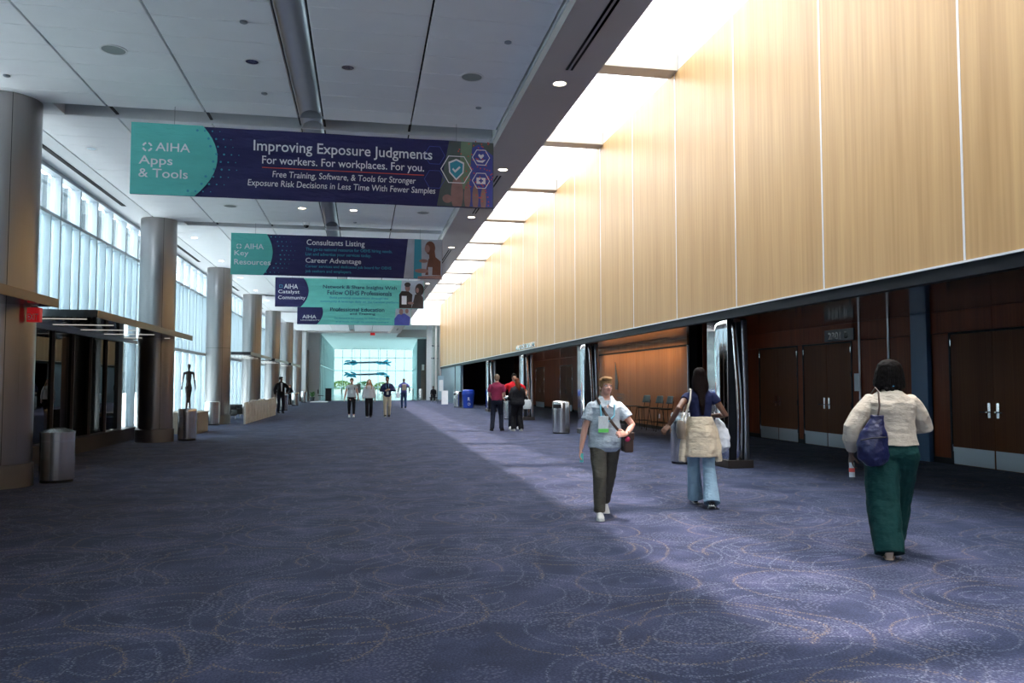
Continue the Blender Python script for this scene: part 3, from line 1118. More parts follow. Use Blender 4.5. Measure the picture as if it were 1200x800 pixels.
for (a, rx, zc, rz) in ((533, .10, .20, .26), (546, .055, .17, .20), (556, .052, .15, .20), (566, .048, .12, .18)):
    mb.poly([(p[0], p[1], max(p[2], .012)) for p in ell(X(a), h * zc, rx, h * rz, -.028, 24)])
mb.poly(ell(X(521), h * .12, .08, .07, -.028))
obj('photo_hand_print', mb, 'ink skin', t)
mb = MB()
rnd = random.Random(3)
for k in range(90):
    x, z = X(534) + rnd.random() * (X(578) - X(534)), rnd.random() * h
    if z / h > .25 + (X(578) - x) * .7 - .3:
        mb.poly(ell(x, z, .012, .012, -.030, 6))
obj('red_dot_print', mb, 'ink red', t, kind='stuff')
mb = MB()
for hx, hz, hr, hw, hy, hm in ((532, .56, .26, .016, -.034, 'ink white'), (563, .76, .15, .014, -.034, 'ink white'), (563, .41, .15, .014, -.034, 'ink white'),
                               (505, .76, .17, .010, -.027, 'ink blue'), (505, .40, .17, .010, -.027, 'ink blue')):
    mb = MB()
    hexring(mb, X(hx), h * hz, hr, hw, hy)
    obj('hexagon_print', mb, hm, t)
sh = lambda s, y_: [(X(532) - .13 * s, y_, h * .56 + .12 * s), (X(532), y_, h * .56 + .18 * s), (X(532) + .13 * s, y_, h * .56 + .12 * s),
                    (X(532) + .12 * s, y_, h * .56 - .05 * s), (X(532), y_, h * .56 - .18 * s), (X(532) - .12 * s, y_, h * .56 - .05 * s)]
obj('shield_print', MB().poly(sh(1, -.031)), 'ink white', t)
obj('shield_print', MB().poly(sh(.82, -.033)), 'ink cyan', t)
cxx, czz = X(532), h * .56
obj('tick_print', MB().poly([(cxx - .07, -.035, czz), (cxx - .05, -.035, czz + .025), (cxx - .02, -.035, czz - .01), (cxx + .05, -.035, czz + .06), (cxx + .07, -.035, czz + .035), (cxx - .02, -.035, czz - .055)]), 'ink white', t)
cxx, czz = X(563), h * .41
obj('kit_print', MB().box(cxx - .075, cxx + .075, -.034, -.033, czz - .055, czz + .05), 'ink white', t)
obj('cross_print', MB().box(cxx - .012, cxx + .012, -.036, -.035, czz - .035, czz + .035).box(cxx - .035, cxx + .035, -.036, -.035, czz - .012, czz + .012), 'ink blue', t)
czz = h * .76
mb = MB().poly([(cxx, -.034, czz - .03), (cxx + .05, -.034, czz + .03), (cxx + .035, -.034, czz + .06), (cxx, -.034, czz + .04), (cxx - .035, -.034, czz + .06), (cxx - .05, -.034, czz + .03)])
mb.poly([(cxx - .09, -.034, czz - .04), (cxx, -.034, czz - .05), (cxx + .08, -.034, czz - .03), (cxx + .03, -.034, czz - .085), (cxx - .05, -.034, czz - .08)])
obj('heart_hand_print', mb, 'ink white', t)

# banner 2
t, w, h = banner(21.55, -3.43, 2.14, 4.36, 5.46, 'second banner, navy with teal end, about consultants listing', 'banner navy', 'banner teal', (.86, .20), 0)
k1 = w / 248.0
X = lambda px: (px - 271) * k1
aiha_mark(t, X(280), h * .68, .07, 'ink white')
txt(t, 'AIHA', 'ink white', X(286), X(308), h * .62, h * .75)
txt(t, 'Key', 'ink white', X(275), X(291), h * .42, h * .58)
txt(t, 'Resources', 'ink white', X(275), X(316), h * .24, h * .37)
dots(t, X(327), h, 'ink cyan')
txt(t, 'Consultants Listing', 'ink white', X(357), X(425), h * .72, h * .90)
txt(t, 'The go-to national resource for OEHS hiring needs.', 'ink cyan', X(356), X(458), h * .60, h * .70, .01)
txt(t, 'List and advertise your services today.', 'ink cyan', X(356), X(433), h * .48, h * .58, .01)
txt(t, 'Career Advantage', 'ink white', X(356), X(421), h * .29, h * .45)
txt(t, 'Career services and dedicated job board for OEHS', 'ink cyan', X(356), X(457), h * .19, h * .28, .01)
txt(t, 'job seekers and employers.', 'ink cyan', X(356), X(410), h * .07, h * .16, .01)
obj('photo_print', MB().poly(flat([(X(472), .01), (X(518.5), .01), (X(518.5), h - .01), (X(477), h - .01)])), 'ink pale', t)
obj('photo_print', MB().poly(flat([(X(484), .01), (X(494), .01), (X(493), h - .01), (X(485), h - .01)], -.026)), 'ink cyan', t)
obj('photo_hair_print', MB().poly(ell(X(504), h * .78, .14, .19, -.027)).poly(flat([(X(502), h * .85), (X(509), h * .8), (X(513), h * .2), (X(504), h * .2)], -.028)), 'ink brown', t)
obj('photo_face_print', MB().poly(ell(X(500.5), h * .76, .07, .11, -.029)).poly(ell(X(496), h * .45, .12, .05, -.029)).poly(ell(X(494), h * .2, .2, .06, -.029)), 'ink skin', t)
obj('photo_jacket_print', MB().poly(flat([(X(498), h * .1), (X(517), h * .1), (X(517), h * .45), (X(508), h * .6), (X(502), h * .5)], -.0285)), 'ink brown', t)
obj('photo_table_print', MB().poly(flat([(X(489), .01), (X(518), .01), (X(518), h * .10), (X(489), h * .06)], -.03)), 'ink skin', t)
obj('photo_glass_print', MB().poly(flat([(X(502), h * .08), (X(506.5), h * .08), (X(507), h * .3), (X(501.5), h * .3)], -.031)), 'ink pale', t)

# banner 3
t, w, h = banner(30.45, -3.24, 2.32, 4.36, 5.46, 'third banner, light teal with navy end, about sharing insights', 'banner teal2', 'banner navy', (.98, .24), 0)
k1 = w / 175.0
X = lambda px: (px - 322) * k1
aiha_mark(t, X(328.5), h * .70, .07, 'ink cyan')
txt(t, 'AIHA', 'ink white', X(332), X(348), h * .62, h * .78)
txt(t, 'Catalyst', 'ink white', X(325.5), X(350), h * .42, h * .58)
txt(t, 'Community', 'ink white', X(325.5), X(357), h * .22, h * .38)
txt(t, 'Network & Share Insights With', 'ink navy', X(377), X(464), h * .62, h * .78, .010)
txt(t, 'Fellow OEHS Professionals', 'ink navy', X(382), X(458), h * .44, h * .60, .010)
txt(t, 'Build personal connections through the', 'ink cyan', X(385), X(454), h * .29, h * .38, .012)
txt(t, 'community & leverage daily on the Catalyst platform', 'ink cyan', X(374), X(466), h * .16, h * .25, .012)
obj('photo_print', MB().poly(flat([(X(467), .01), (X(496.5), .01), (X(496.5), h - .01), (X(470), h - .01)])), 'ink pale', t)
mb = MB().poly(flat([(X(467), .02), (X(482), .02), (X(483), h * .5), (X(478), h * .62), (X(470), h * .62), (X(467), h * .5)], -.027))
mb.poly(flat([(X(482), .02), (X(496), .02), (X(496), h * .4), (X(492), h * .55), (X(486), h * .5)], -.0275))
mb.poly(ell(X(491.5), h * .68, .17, .24, -.0272))
obj('photo_jacket_print', mb, 'ink dark', t)
obj('photo_face_print', MB().poly(ell(X(477), h * .74, .1, .15, -.0275)).poly(ell(X(489), h * .66, .06, .1, -.0278)).poly(ell(X(481), h * .2, .12, .05, -.028)), 'ink skin', t)
obj('photo_hair_print', MB().poly(ell(X(477), h * .85, .12, .09, -.028)), 'ink dark', t)
obj('photo_paper_print', MB().poly(flat([(X(470), h * .15), (X(476), h * .15), (X(476), h * .45), (X(470), h * .45)], -.029)), 'ink white', t)

# banner 4
t, w, h = banner(39.35, -3.14, 2.36, 4.35, 5.45, 'fourth banner, half hidden, teal with navy end, about training', 'banner teal2', 'banner navy', (.98, .24), 0)
k1 = w / 134.0
X = lambda px: (px - 348) * k1
txt(t, 'AIHA', 'ink white', X(354), X(370), h * .26, h * .42)
txt(t, 'UNIVERSITY', 'ink white', X(352), X(374), h * .16, h * .21, .0)
txt(t, 'Professional Education', 'ink navy', X(386), X(450), h * .60, h * .78, .010)
txt(t, 'and Training', 'ink navy', X(409), X(439), h * .42, h * .55, .010)
txt(t, 'On-demand & live courses for OEHS professionals', 'ink cyan', X(391), X(457), h * .24, h * .33, .012)
txt(t, 'at all levels, through the education catalogue', 'ink cyan', X(393), X(455), h * .09, h * .17, .012)
obj('photo_print', MB().poly(flat([(X(462), .01), (X(481.5), .01), (X(481.5), h - .01), (X(464), h - .01)])), 'ink pale', t)
obj('photo_shirt_print', MB().poly(flat([(X(462), .01), (X(480), .01), (X(481), h * .38), (X(474), h * .55), (X(466), h * .5), (X(462), h * .3)], -.027)), 'ink blue', t)
obj('photo_face_print', MB().poly(ell(X(470), h * .62, .1, .15, -.028)).poly(ell(X(477), h * .66, .08, .12, -.028)), 'ink skin', t)

# ================================================================== BINS
def bin_flat(x, y, r, hh, label, dome=False):
    t = thing('litter_bin', label, 'bin', (x, y, 0), 0, 'round steel litter bins')
    obj('base', MB().lathe(0, 0, [(r * .94, 0), (r * .94, .05)], 32), 'black', t, smooth=True)
    obj('body', MB().lathe(0, 0, [(r, .04), (r, hh * .90)], 40), 'steel can', t, smooth=True)
    obj('band', MB().lathe(0, 0, [(r * 1.015, hh * .76), (r * 1.015, hh * .775)], 40), 'chrome', t, smooth=True)
    if dome:
        obj('lid', MB().lathe(0, 0, [(r * 1.02, hh * .90), (r * 1.02, hh * .93), (r * .55, hh * .985), (r * .4, hh * 1.0), (r * .38, hh * .97)], 40), 'steel can', t, smooth=True)
    else:
        obj('lid', MB().lathe(0, 0, [(r * 1.02, hh * .90), (r * 1.02, hh * .975), (r * .96, hh)], 40), 'steel can', t, smooth=True)
    obj('opening', MB().lathe(0, 0, [(r * .45, hh * 1.0), (r * .45, hh * 1.003)], 24), 'black', t)
    return t


def bin_side(x, y, r, hh, label, face=-100):
    t = thing('litter_bin', label, 'bin', (x, y, 0), R(face), 'tall steel bins with a side opening')
    obj('base', MB().lathe(0, 0, [(r * .94, 0), (r * .94, .05)], 32), 'black', t, smooth=True)
    obj('body', MB().lathe(0, 0, [(r, .04), (r, hh * .74)], 40), 'steel can', t, smooth=True)
    obj('hood', MB().lathe(0, 0, [(r * .985, hh * .74), (r * .99, hh * .93), (r * .9, hh * .975), (r * .5, hh * .998), (r * .1, hh)], 40), 'steel can', t, smooth=True, ang=50)
    mb = MB()
    for k in range(8):
        a0, a1 = R(-32 + k * 8), R(-24 + k * 8)
        q = r * .995
        mb.poly([(q * math.cos(a0), q * math.sin(a0), hh * .77), (q * math.cos(a1), q * math.sin(a1), hh * .77),
                 (q * math.cos(a1), q * math.sin(a1), hh * .89), (q * math.cos(a0), q * math.sin(a0), hh * .89)])
    obj('opening', mb, 'black', t)
    return t


bin_flat(-4.60, 13.25, .24, .82, 'big steel bin with a conical lid at the foot of the nearest column', True)
bin_flat(-4.53, 22.05, .23, .83, 'steel bin right of the second column, before the stone plinth')
bin_flat(-5.28, 29.80, .26, .84, 'steel bin at the foot of the third column')
bin_flat(-4.25, 44.4, .30, .86, 'steel bin behind the man in the dark suit')
bin_flat(-4.30, 53.4, .24, .86, 'steel bin before the sixth column with a person behind')
bin_flat(-4.36, 62.0, .22, .86, 'small far steel bin near the white pier')
bin_side(5.86, 22.9, .26, .98, 'tall steel bin with a dark side opening beside the steel pier', -135)
bin_side(5.98, 14.05, .24, .98, 'pale steel bin half hidden behind the woman with the tied jacket', 60)
bin_side(6.05, 32.1, .28, .98, 'steel bin behind the group of three', 200)
bin_side(5.75, 47.9, .26, .98, 'far steel bin left of the blue recycling bin', 200)
t = thing('steel_bollard_bin', 'pale silver bin far away before the charcoal wall', 'bin', (4.85, 67.0, 0))
obj('body', MB().lathe(0, 0, [(.17, 0), (.17, .9), (.12, .98)], 20), 'steel can', t, smooth=True)
obj('lid', MB().lathe(0, 0, [(.175, .84), (.175, .88)], 20), 'chrome', t, smooth=True)

t = thing('recycling_bin', 'blue plastic recycling bin by the dark opening under the wood wall', 'bin', (6.18, 46.3, 0))
obj('body', MB().rings([((0, 0, .02), (.30, 0, 0), (0, .26, 0)), ((0, 0, .80), (.37, 0, 0), (0, .32, 0))], 24), 'bluebin', t, smooth=True)
obj('lid', MB().rings([((0, 0, .80), (.39, 0, 0), (0, .34, 0)), ((0, 0, .86), (.39, 0, 0), (0, .34, 0)), ((0, 0, 1.05), (.33, 0, 0), (0, .28, 0)), ((0, 0, 1.1), (.25, 0, 0), (0, .2, 0))], 24), 'bluebin', t, smooth=True)
mb = MB()
for q in range(3):
    a = R(90 + q * 120)
    c, s_ = math.cos(a), math.sin(a)
    c2, s2 = math.cos(a + 1.5), math.sin(a + 1.5)
    mb.poly([(c * .1, -.345, .25 + s_ * .1), (c2 * .1, -.345, .25 + s2 * .1), (c2 * .06, -.345, .25 + s2 * .06), (c * .06, -.345, .25 + s_ * .06)])
obj('recycling_symbol', mb, 'ink white', t)
link('lettering', text_mesh('R', 'ink white', -.08, .06, .45, .65, .02), t, (0, -.37, 0))

# ================================================================== STATUE AND PLINTH
t = thing('stone_plinth', 'sand coloured block plinth under the slim statue', 'plinth', (-5.18, 25.3, 0))
obj('block', MB().box(-.55, .42, -.7, .9, 0, .60), 'plinth', t, bev=.01)
obj('top_slab', MB().box(-.58, .45, -.73, .93, .60, .635), 'plinth', t, bev=.005)

# ================================================================== STONE SLABS
t = thing('stone_slab_row', 'row of upright white stone slabs along the windows', 'sculpture', (0, 0, 0))
for k in range(12):
    f0 = k / 12
    x = -4.2 + .22 * f0
    y = 30.1 + 8.2 * f0
    ht = .80 + random.uniform(-.03, .04)
    lean = random.uniform(-.02, .02)
    wv_ = .62
    mb = MB()
    nn = 4
    zz = [0, .2, .5, ht]
    jl = [random.uniform(-.05, .03) for _ in zz]
    jr = [random.uniform(-.03, .05) for _ in zz]
    jl[0] += .06 if k > 3 else 0
    b0 = 0
    for q, z in enumerate(zz):
        yl, yr = y + jl[q] + lean * z, y + wv_ + jr[q] + lean * z
        mb.v += [(x - .04, yl, z), (x + .04, yl + .01, z), (x + .04, yr, z), (x - .04, yr, z)]
    for q in range(len(zz) - 1):
        for i in range(4):
            j = (i + 1) % 4
            mb.f.append((q * 4 + i, q * 4 + j, q * 4 + 4 + j, q * 4 + 4 + i))
    mb.f.append((3, 2, 1, 0))
    e_ = 4 * (len(zz) - 1)
    mb.f.append((e_, e_ + 1, e_ + 2, e_ + 3))
    obj('slab', mb, 'marble', t, bev=.008)


# ================================================================== SEATS
def armchair(x, y, rz, label, m='leather'):
    t = thing('lounge_chair', label, 'chair', (x, y, 0), R(rz))
    obj('seat', MB().box(-.36, .36, -.34, .36, .20, .43), m, t, bev=.04)
    obj('backrest', MB().box(-.36, .36, .26, .42, .35, .80), m, t, bev=.05)
    for s in (-1, 1):
        obj('armrest', MB().box(s * .36 - .06, s * .36 + .06, -.34, .38, .20, .60), m, t, bev=.03)
        for q in (-1, 1):
            obj('leg', MB().tube([(s * .30, q * .28, 0), (s * .30, q * .28, .21)], .02), 'chrome', t)


armchair(-5.35, 33.0, 80, 'black lounge chair between the third and fourth columns')
armchair(-5.45, 34.6, 60, 'second black lounge chair, closer to the fourth column')
armchair(-5.60, 23.2, 100, 'navy lounge chair behind the second bin, mostly hidden', mat('navy upholstery', (.012, .02, .075), .7))


def stool(x, y, rz, label):
    t = thing('bar_stool', label, 'stool', (x, y, 0), R(rz), 'bar stools against the alcove wall')
    obj('seat', MB().rings([((0, 0, .68), (.17, 0, 0), (0, .16, 0)), ((0, 0, .71), (.21, 0, 0), (0, .20, 0)), ((0, 0, .73), (.20, 0, 0), (0, .19, 0))], 16), 'black', t, smooth=True)
    mb = MB()
    n, m_ = 8, 5
    for i in range(n + 1):
        for j in range(m_ + 1):
            u = -1 + 2 * i / n
            v = j / m_
            wd = .21 - .04 * v * v
            mb.v.append((u * wd, .19 + .05 * v - .06 * u * u, .86 + .24 * v))
    for i in range(n):
        for j in range(m_):
            a = i * (m_ + 1) + j
            mb.f.append((a, a + 1, a + m_ + 2, a + m_ + 1))
    o = obj('backrest', mb, 'stool', t, smooth=True, ang=80)
    o.modifiers.new('thick', 'SOLIDIFY').thickness = .018
    for s in (-1, 1):
        obj('back_post', MB().tube([(s * .15, .15, .70), (s * .16, .20, .95)], .010), 'black', t, smooth=True)
        for q in (-1, 1):
            obj('leg', MB().tube([(s * .15, q * .14, .70), (s * .23, q * .22, 0)], .011), 'black', t, smooth=True)
    obj('footrest', MB().tube([(-.20, -.19, .28), (.20, -.19, .28), (.20, .19, .28), (-.20, .19, .28), (-.20, -.19, .28)], .009), 'black', t, smooth=True)


stool(9.12, 24.75, -75, 'bar stool with slate back, left one against the amber wall')
stool(9.12, 23.6, -80, 'bar stool with slate back, middle one against the amber wall')
stool(9.15, 22.85, -85, 'bar stool with slate back, right one against the amber wall')
t = thing('bar_table', 'thin black high table at the left of the bar stools', 'table', (8.95, 25.9, 0))
obj('tabletop', MB().box(-.25, .35, -.5, .5, .70, .725), 'black', t, bev=.004)
for s in (-1, 1):
    for q in (-1, 1):
        obj('leg', MB().tube([(.05 + s * .22, q * .42, .70), (.05 + s * .26, q * .46, 0)], .012), 'black', t, smooth=True)
# framed art on alcove wall
t = thing('wall_art', 'narrow dark sail shaped metal art on the amber wall', 'artwork', (9.47, 28.6, 0))
obj('blade', MB().prism([(0, .12, 2.3), (0, -.22, 1.5), (0, -.16, 1.25), (0, .12, 1.25)], (.02, 0, 0)), 'slate', t)
for k in range(2):
    obj('bar', MB().box(0, .02, -.9 + k * .2, -.1, 1.08 - k * .14, 1.10 - k * .14), 'plaque', t)

# warm wash lamps at the alcove
for y in (23.2, 25.2, 27.2, 29.2):
    t = thing('wall_washer', {23.2: 'recessed warm washer in the soffit, right end of the amber wall', 25.2: 'recessed warm washer in the soffit above the bar stools', 27.2: 'recessed warm washer in the soffit left of the bar stools', 29.2: 'recessed warm washer in the soffit over the sail shaped art'}[y], 'ceiling light', (9.0, y, 2.85), 0, 'wall washers above the stools')
    obj('slot_frame', MB().box(-.06, -.045, -.97, .97, -.004, .005).box(.045, .06, -.97, .97, -.004, .005), 'black', t)
    d = bpy.data.lights.new('washer_beam', 'AREA')
    d.shape = 'RECTANGLE'
    d.size = .08
    d.size_y = 1.9
    d.energy = 10
    d.spread = R(120)
    d.color = (1, .76, .50)
    o = bpy.data.objects.new('washer_beam', d)
    COL.objects.link(o)
    o.parent = t
    o.location = (0, 0, -.02)
    o.rotation_euler = (0, R(-25), 0)

# ================================================================== FAR HALL THINGS
def art(z, label):
    t = thing('glass_wing', label, 'artwork', (.6, 95 if z > 3 else 96.5, z))
    mb = MB()
    mb.tube([(-2.4, 0, .05), (-1.0, 0, .02), (1.2, 0, .08), (2.3, 0, .02)], [.03, .10, .12, .05], 8)
    obj('spine', mb, 'artdark', t, smooth=True)
    rnd = random.Random(int(z * 10))
    for k in range(16):
        x = rnd.choice([rnd.uniform(-2.5, -1.3), rnd.uniform(1.2, 2.5)])
        a = rnd.uniform(-.5, .5)
        q = MB().ball((x, rnd.uniform(-.3, .3), rnd.uniform(-.2, .25)), .38, .05, .10, 8, 5, Matrix.Rotation(a, 3, 'Y'))
        obj('glass_blade', q, 'artblue', t, smooth=True)
    for x in (-1.5, 1.5):
        obj('cable', MB().tube([(x, 0, 0), (x, 0, 5.68 - z)], .012, 4), 'ropeline', t)


art(3.85, 'upper blue glass wing hanging before the far glass')
art(2.45, 'lower blue glass wing hanging before the far glass')
t = thing('black_cabinet', 'black upright kiosk by the far left glass', 'kiosk', (-2.72, 66.3, 0))
obj('body', MB().box(-.24, .24, -.3, .3, 0, 1.0), 'black', t, bev=.02)
obj('top', MB().box(-.27, .27, -.33, .33, 1.0, 1.05), 'black', t, bev=.01)
t = thing('display_screen', 'black screen on a stand between the two walking women', 'screen', (-.37, 70, 0))
obj('panel', MB().box(-.24, .24, -.04, .04, .62, 1.36), 'slate', t, bev=.01)
obj('stand', MB().tube([(0, 0, .05), (0, 0, .62)], .03), 'black', t, smooth=True)
obj('foot', MB().lathe(0, 0, [(.2, 0), (.2, .05)], 20), 'black', t)
t = thing('desk_chair', 'thin office chair by the far left glass', 'chair', (-3.25, 64.8, 0))
obj('seat', MB().box(-.22, .22, -.2, .2, .45, .50), 'black', t, bev=.02)
obj('backrest', MB().box(-.25, -.19, -.2, .2, .62, .95), 'black', t, bev=.02)
obj('post', MB().tube([(0, 0, .05), (0, 0, .45)], .025), 'chrome', t)
obj('foot', MB().box(-.22, .22, -.03, .03, 0, .05).box(-.03, .03, -.22, .22, 0, .05), 'chrome', t)
t = thing('floor_mat', 'pale flat mat on the carpet by the far left pier', 'mat', (-3.35, 63.5, 0))
obj('mat', MB().box(-.6, .7, -1.2, 1.2, 0, .02), 'white', t)
t = thing('potted_plant', 'low potted plant by the far left pier', 'plant', (-3.95, 65.2, 0))
obj('pot', MB().lathe(0, 0, [(.16, 0), (.2, .35)], 16), 'slate', t, smooth=True)
mb = MB()
rnd = random.Random(5)
for k in range(40):
    a = rnd.uniform(0, 6.28)
    r_ = rnd.uniform(.15, .35)
    z = rnd.uniform(.5, .8)
    mb.poly([(0, 0, .33), (r_ * math.cos(a) * .6 - .03, r_ * math.sin(a) * .6, z), (r_ * math.cos(a), r_ * math.sin(a), z - .05), (r_ * math.cos(a) * .6 + .03, r_ * math.sin(a) * .6, z)])
obj('leaves', mb, 'leaf', t)
t = thing('sandwich_board', 'white folding floor sign before the etched glass', 'sign', (5.68, 54.8, 0))
obj('front_board', MB().prism([(-.22, -.02, 0), (.22, -.02, 0), (.22, .14, .95), (-.22, .14, .95)], (0, .02, 0)), 'white', t)
obj('rear_board', MB().prism([(-.22, .38, 0), (.22, .38, 0), (.22, .18, .95), (-.22, .18, .95)], (0, .02, 0)), 'white', t)
t = thing('poster_stand', 'glass panel stand with a pale poster at the etched glass', 'stand', (5.35, 56.5, 0))
obj('panel', MB().box(-.02, .42, -.02, .0, .3, 2.0), 'glass etched', t)
obj('poster', MB().box(.08, .36, -.04, -.025, .9, 1.7), 'white', t)
obj('post', MB().box(-.05, -.02, -.03, .03, 0, 2.05), 'slate', t)
t = thing('stanchion', 'black queue post left of the far silver bin', 'post', (4.3, 68, 0))
obj('post', MB().tube([(0, 0, .03), (0, 0, 1.0)], .04), 'black', t, smooth=True)
obj('foot', MB().lathe(0, 0, [(.2, 0), (.2, .03)], 16), 'black', t)
for k, (px, z) in enumerate(((6.35, 4.6), (6.35, 3.55))):
    t = thing('wall_spotlight', ['upper', 'lower'][k] + ' arm spotlight on the pale far right wall', 'lamp', (6.15, 66.3 + k * .4, z))
    obj('arm', MB().tube([(.2, 0, 0), (-.25, -.1, .05)], .025), 'slate', t)
    obj('head', MB().ball((-.3, -.1, .03), .14, .1, .08), 'slate', t, smooth=True)

# ================================================================== PEOPLE
def skinmat(name, c):
    s = NT(name)
    f = s.noise(s.coord('Object'), 18, 3)
    s.l(s.mix(f, tuple(x * .9 for x in c), tuple(min(1, x * 1.08) for x in c)), s.b.inputs['Base Color'])
    s.b.inputs['Roughness'].default_value = .5
    s.b.inputs['Subsurface Weight'].default_value = .08
    s.b.inputs['Subsurface Scale'].default_value = .01
    return s.m


def clothmat(name, c, var=.12, bump=.5, rough=.85, scale=9):
    s = NT(name)
    f = s.noise(s.coord('Object'), scale, 4)
    s.l(s.mix(f, tuple(x * (1 - var) for x in c), tuple(min(1, x * (1 + var)) for x in c)), s.b.inputs['Base Color'])
    s.b.inputs['Roughness'].default_value = rough
    s.b.inputs['Specular IOR Level'].default_value = .25
    f2 = s.noise(s.coord('Object', (1, 1, 2.0)), scale * 1.3, 3)
    s.bump(f2, bump, .03)
    return s.m


def hairmat(name, a, b):
    s = NT(name)
    f = s.noise(s.coord('Object', (120, 120, 6)), 1.0, 3)
    s.l(s.mix(f, a, b), s.b.inputs['Base Color'])
    s.b.inputs['Roughness'].default_value = .55
    s.b.inputs['Specular IOR Level'].default_value = .05
    s.bump(f, .6, .01)
    return s.m


M['eye'] = mat('eye white', (.75, .73, .70), .3)
M['iris'] = mat('dark iris', (.03, .02, .015), .2)
M['lip'] = mat('lip', (.45, .18, .16), .5)
M['lip dark'] = mat('dark lip', (.16, .06, .05), .5)
M['skin light'] = skinmat('light skin', (.60, .36, .27))
M['skin pink'] = skinmat('rosy skin', (.62, .34, .26))
M['skin mid'] = skinmat('tan skin', (.42, .24, .16))
M['skin brown'] = skinmat('brown skin', (.13, .062, .038))
M['skin deep'] = skinmat('deep brown skin', (.095, .045, .028))
M['hair blond'] = hairmat('short brown blond hair', (.12, .065, .03), (.38, .24, .12))
M['hair brown'] = hairmat('brown hair', (.05, .022, .01), (.14, .06, .03))
M['hair auburn'] = hairmat('auburn hair', (.045, .012, .006), (.14, .045, .02))
M['hair fair'] = hairmat('long fair hair', (.30, .16, .07), (.60, .38, .20))
M['hair black'] = hairmat('black hair', (.003, .003, .003), (.016, .013, .012))
M['hair dark'] = hairmat('very dark brown hair', (.003, .002, .002), (.016, .009, .008))
M['hair grey'] = hairmat('cropped grey brown hair', (.10, .07, .05), (.24, .18, .13))
M['sole'] = mat('white rubber sole', (.7, .7, .68), .6)


def fuse(name, mb, m, parent, voxel, smooth=4, fac=.5, disp=0, dscale=.12, **props):
    me = mb.mesh(name, m)
    o = bpy.data.objects.new(name, me)
    COL.objects.link(o)
    r = o.modifiers.new('r', 'REMESH')
    r.mode = 'VOXEL'
    r.voxel_size = voxel
    if disp:
        tx = bpy.data.textures.new('folds', 'CLOUDS')
        tx.noise_scale = dscale
        d = o.modifiers.new('d', 'DISPLACE')
        d.texture = tx
        d.texture_coords = 'LOCAL'
        d.strength = disp
        d.mid_level = .5
    sm = o.modifiers.new('s', 'SMOOTH')
    sm.factor = fac
    sm.iterations = smooth
    dg = bpy.context.evaluated_depsgraph_get()
    nm = bpy.data.meshes.new_from_object(o.evaluated_get(dg))
    bpy.data.objects.remove(o)
    nm.materials.clear()
    nm.materials.append(M[m] if isinstance(m, str) else m)
    nm.shade_smooth()
    nm.name = name
    return link(name, nm, parent, **props)


def limb(mb, pts, rs, n=14, flat_end=False, flat_start=False, squash=1.0):
    """tapered round-ended limb through pts"""
    pts = [Vector(p) for p in pts]
    out = []
    k = len(pts)
    fr = []
    prev = None
    for i in range(k):
        d = (pts[min(i + 1, k - 1)] - pts[max(i - 1, 0)]).normalized()
        if prev is None:
            h = Vector((1, 0, 0)) if abs(d.x) < .8 else Vector((0, 1, 0))
            v = d.cross(h).normalized()
            u = v.cross(d).normalized()
        else:
            u = (prev - d * prev.dot(d)).normalized()
            v = d.cross(u).normalized()
        prev = u
        fr.append((d, u, v))
    if not flat_start:
        d, u, v = fr[0]
        for q in (85, 60, 30):
            a = R(q)
            out.append((pts[0] - d * rs[0] * math.sin(a), u * rs[0] * math.cos(a), v * rs[0] * math.cos(a) * squash))
    for i in range(k):
        d, u, v = fr[i]
        out.append((pts[i], u * rs[i], v * rs[i] * squash))
    if not flat_end:
        d, u, v = fr[-1]
        for q in (30, 60, 85):
            a = R(q)
            out.append((pts[-1] + d * rs[-1] * math.sin(a), u * rs[-1] * math.cos(a), v * rs[-1] * math.cos(a) * squash))
    mb.rings(out, n)


def ik(a, b, l1, l2, pole):
    a, b = Vector(a), Vector(b)
    d = b - a
    L = min(d.length, (l1 + l2) * .995)
    dn = d.normalized()
    x = (l1 * l1 - l2 * l2 + L * L) / (2 * L)
    hgt = math.sqrt(max(l1 * l1 - x * x, 1e-6))
    p = Vector(pole)
    p = (p - dn * p.dot(dn)).normalized()
    return a + dn * x + p * hgt, a + dn * L


def hand(mb, w, f, nrm, side, curl, sc):
    w, f, nrm = Vector(w), Vector(f).normalized(), Vector(nrm).normalized()
    nrm = (nrm - f * nrm.dot(f)).normalized()
    lat = f.cross(nrm).normalized() * side
    mb.rings([(w - f * .02 * sc, lat * .024 * sc, nrm * .018 * sc), (w + f * .03 * sc, lat * .034 * sc, nrm * .016 * sc),
              (w + f * .065 * sc, lat * .042 * sc, nrm * .014 * sc), (w + f * .092 * sc, lat * .040 * sc, nrm * .011 * sc)], 12)
    for k in range(4):
        o = (k - 1.5) * .0215
        p = w + (f * .086 + lat * o) * sc
        L = (.062, .074, .070, .052)[3 - k if side > 0 else 3 - k] * sc
        pts = [p]
        a = 0
        for q, fr in enumerate((.45, .32, .23)):
            a += curl * (.35, .75, .6)[q]
            dd = (f * math.cos(a) + nrm * math.sin(a) + lat * o * 1.5).normalized()
            p = p + dd * L * fr
            pts.append(p)
        limb(mb, pts, [.0088 * sc, .0082 * sc, .0078 * sc, .0068 * sc], 8)
    p = w + (f * .025 + lat * .028) * sc
    p1 = p + (f * .5 + lat * .75 + nrm * .35).normalized() * .042 * sc
    p2 = p1 + (f * .85 + lat * .15 + nrm * .45 * (0.4 + curl)).normalized() * .032 * sc
    limb(mb, [p, p1, p2], [.013 * sc, .0105 * sc, .0085 * sc], 8)


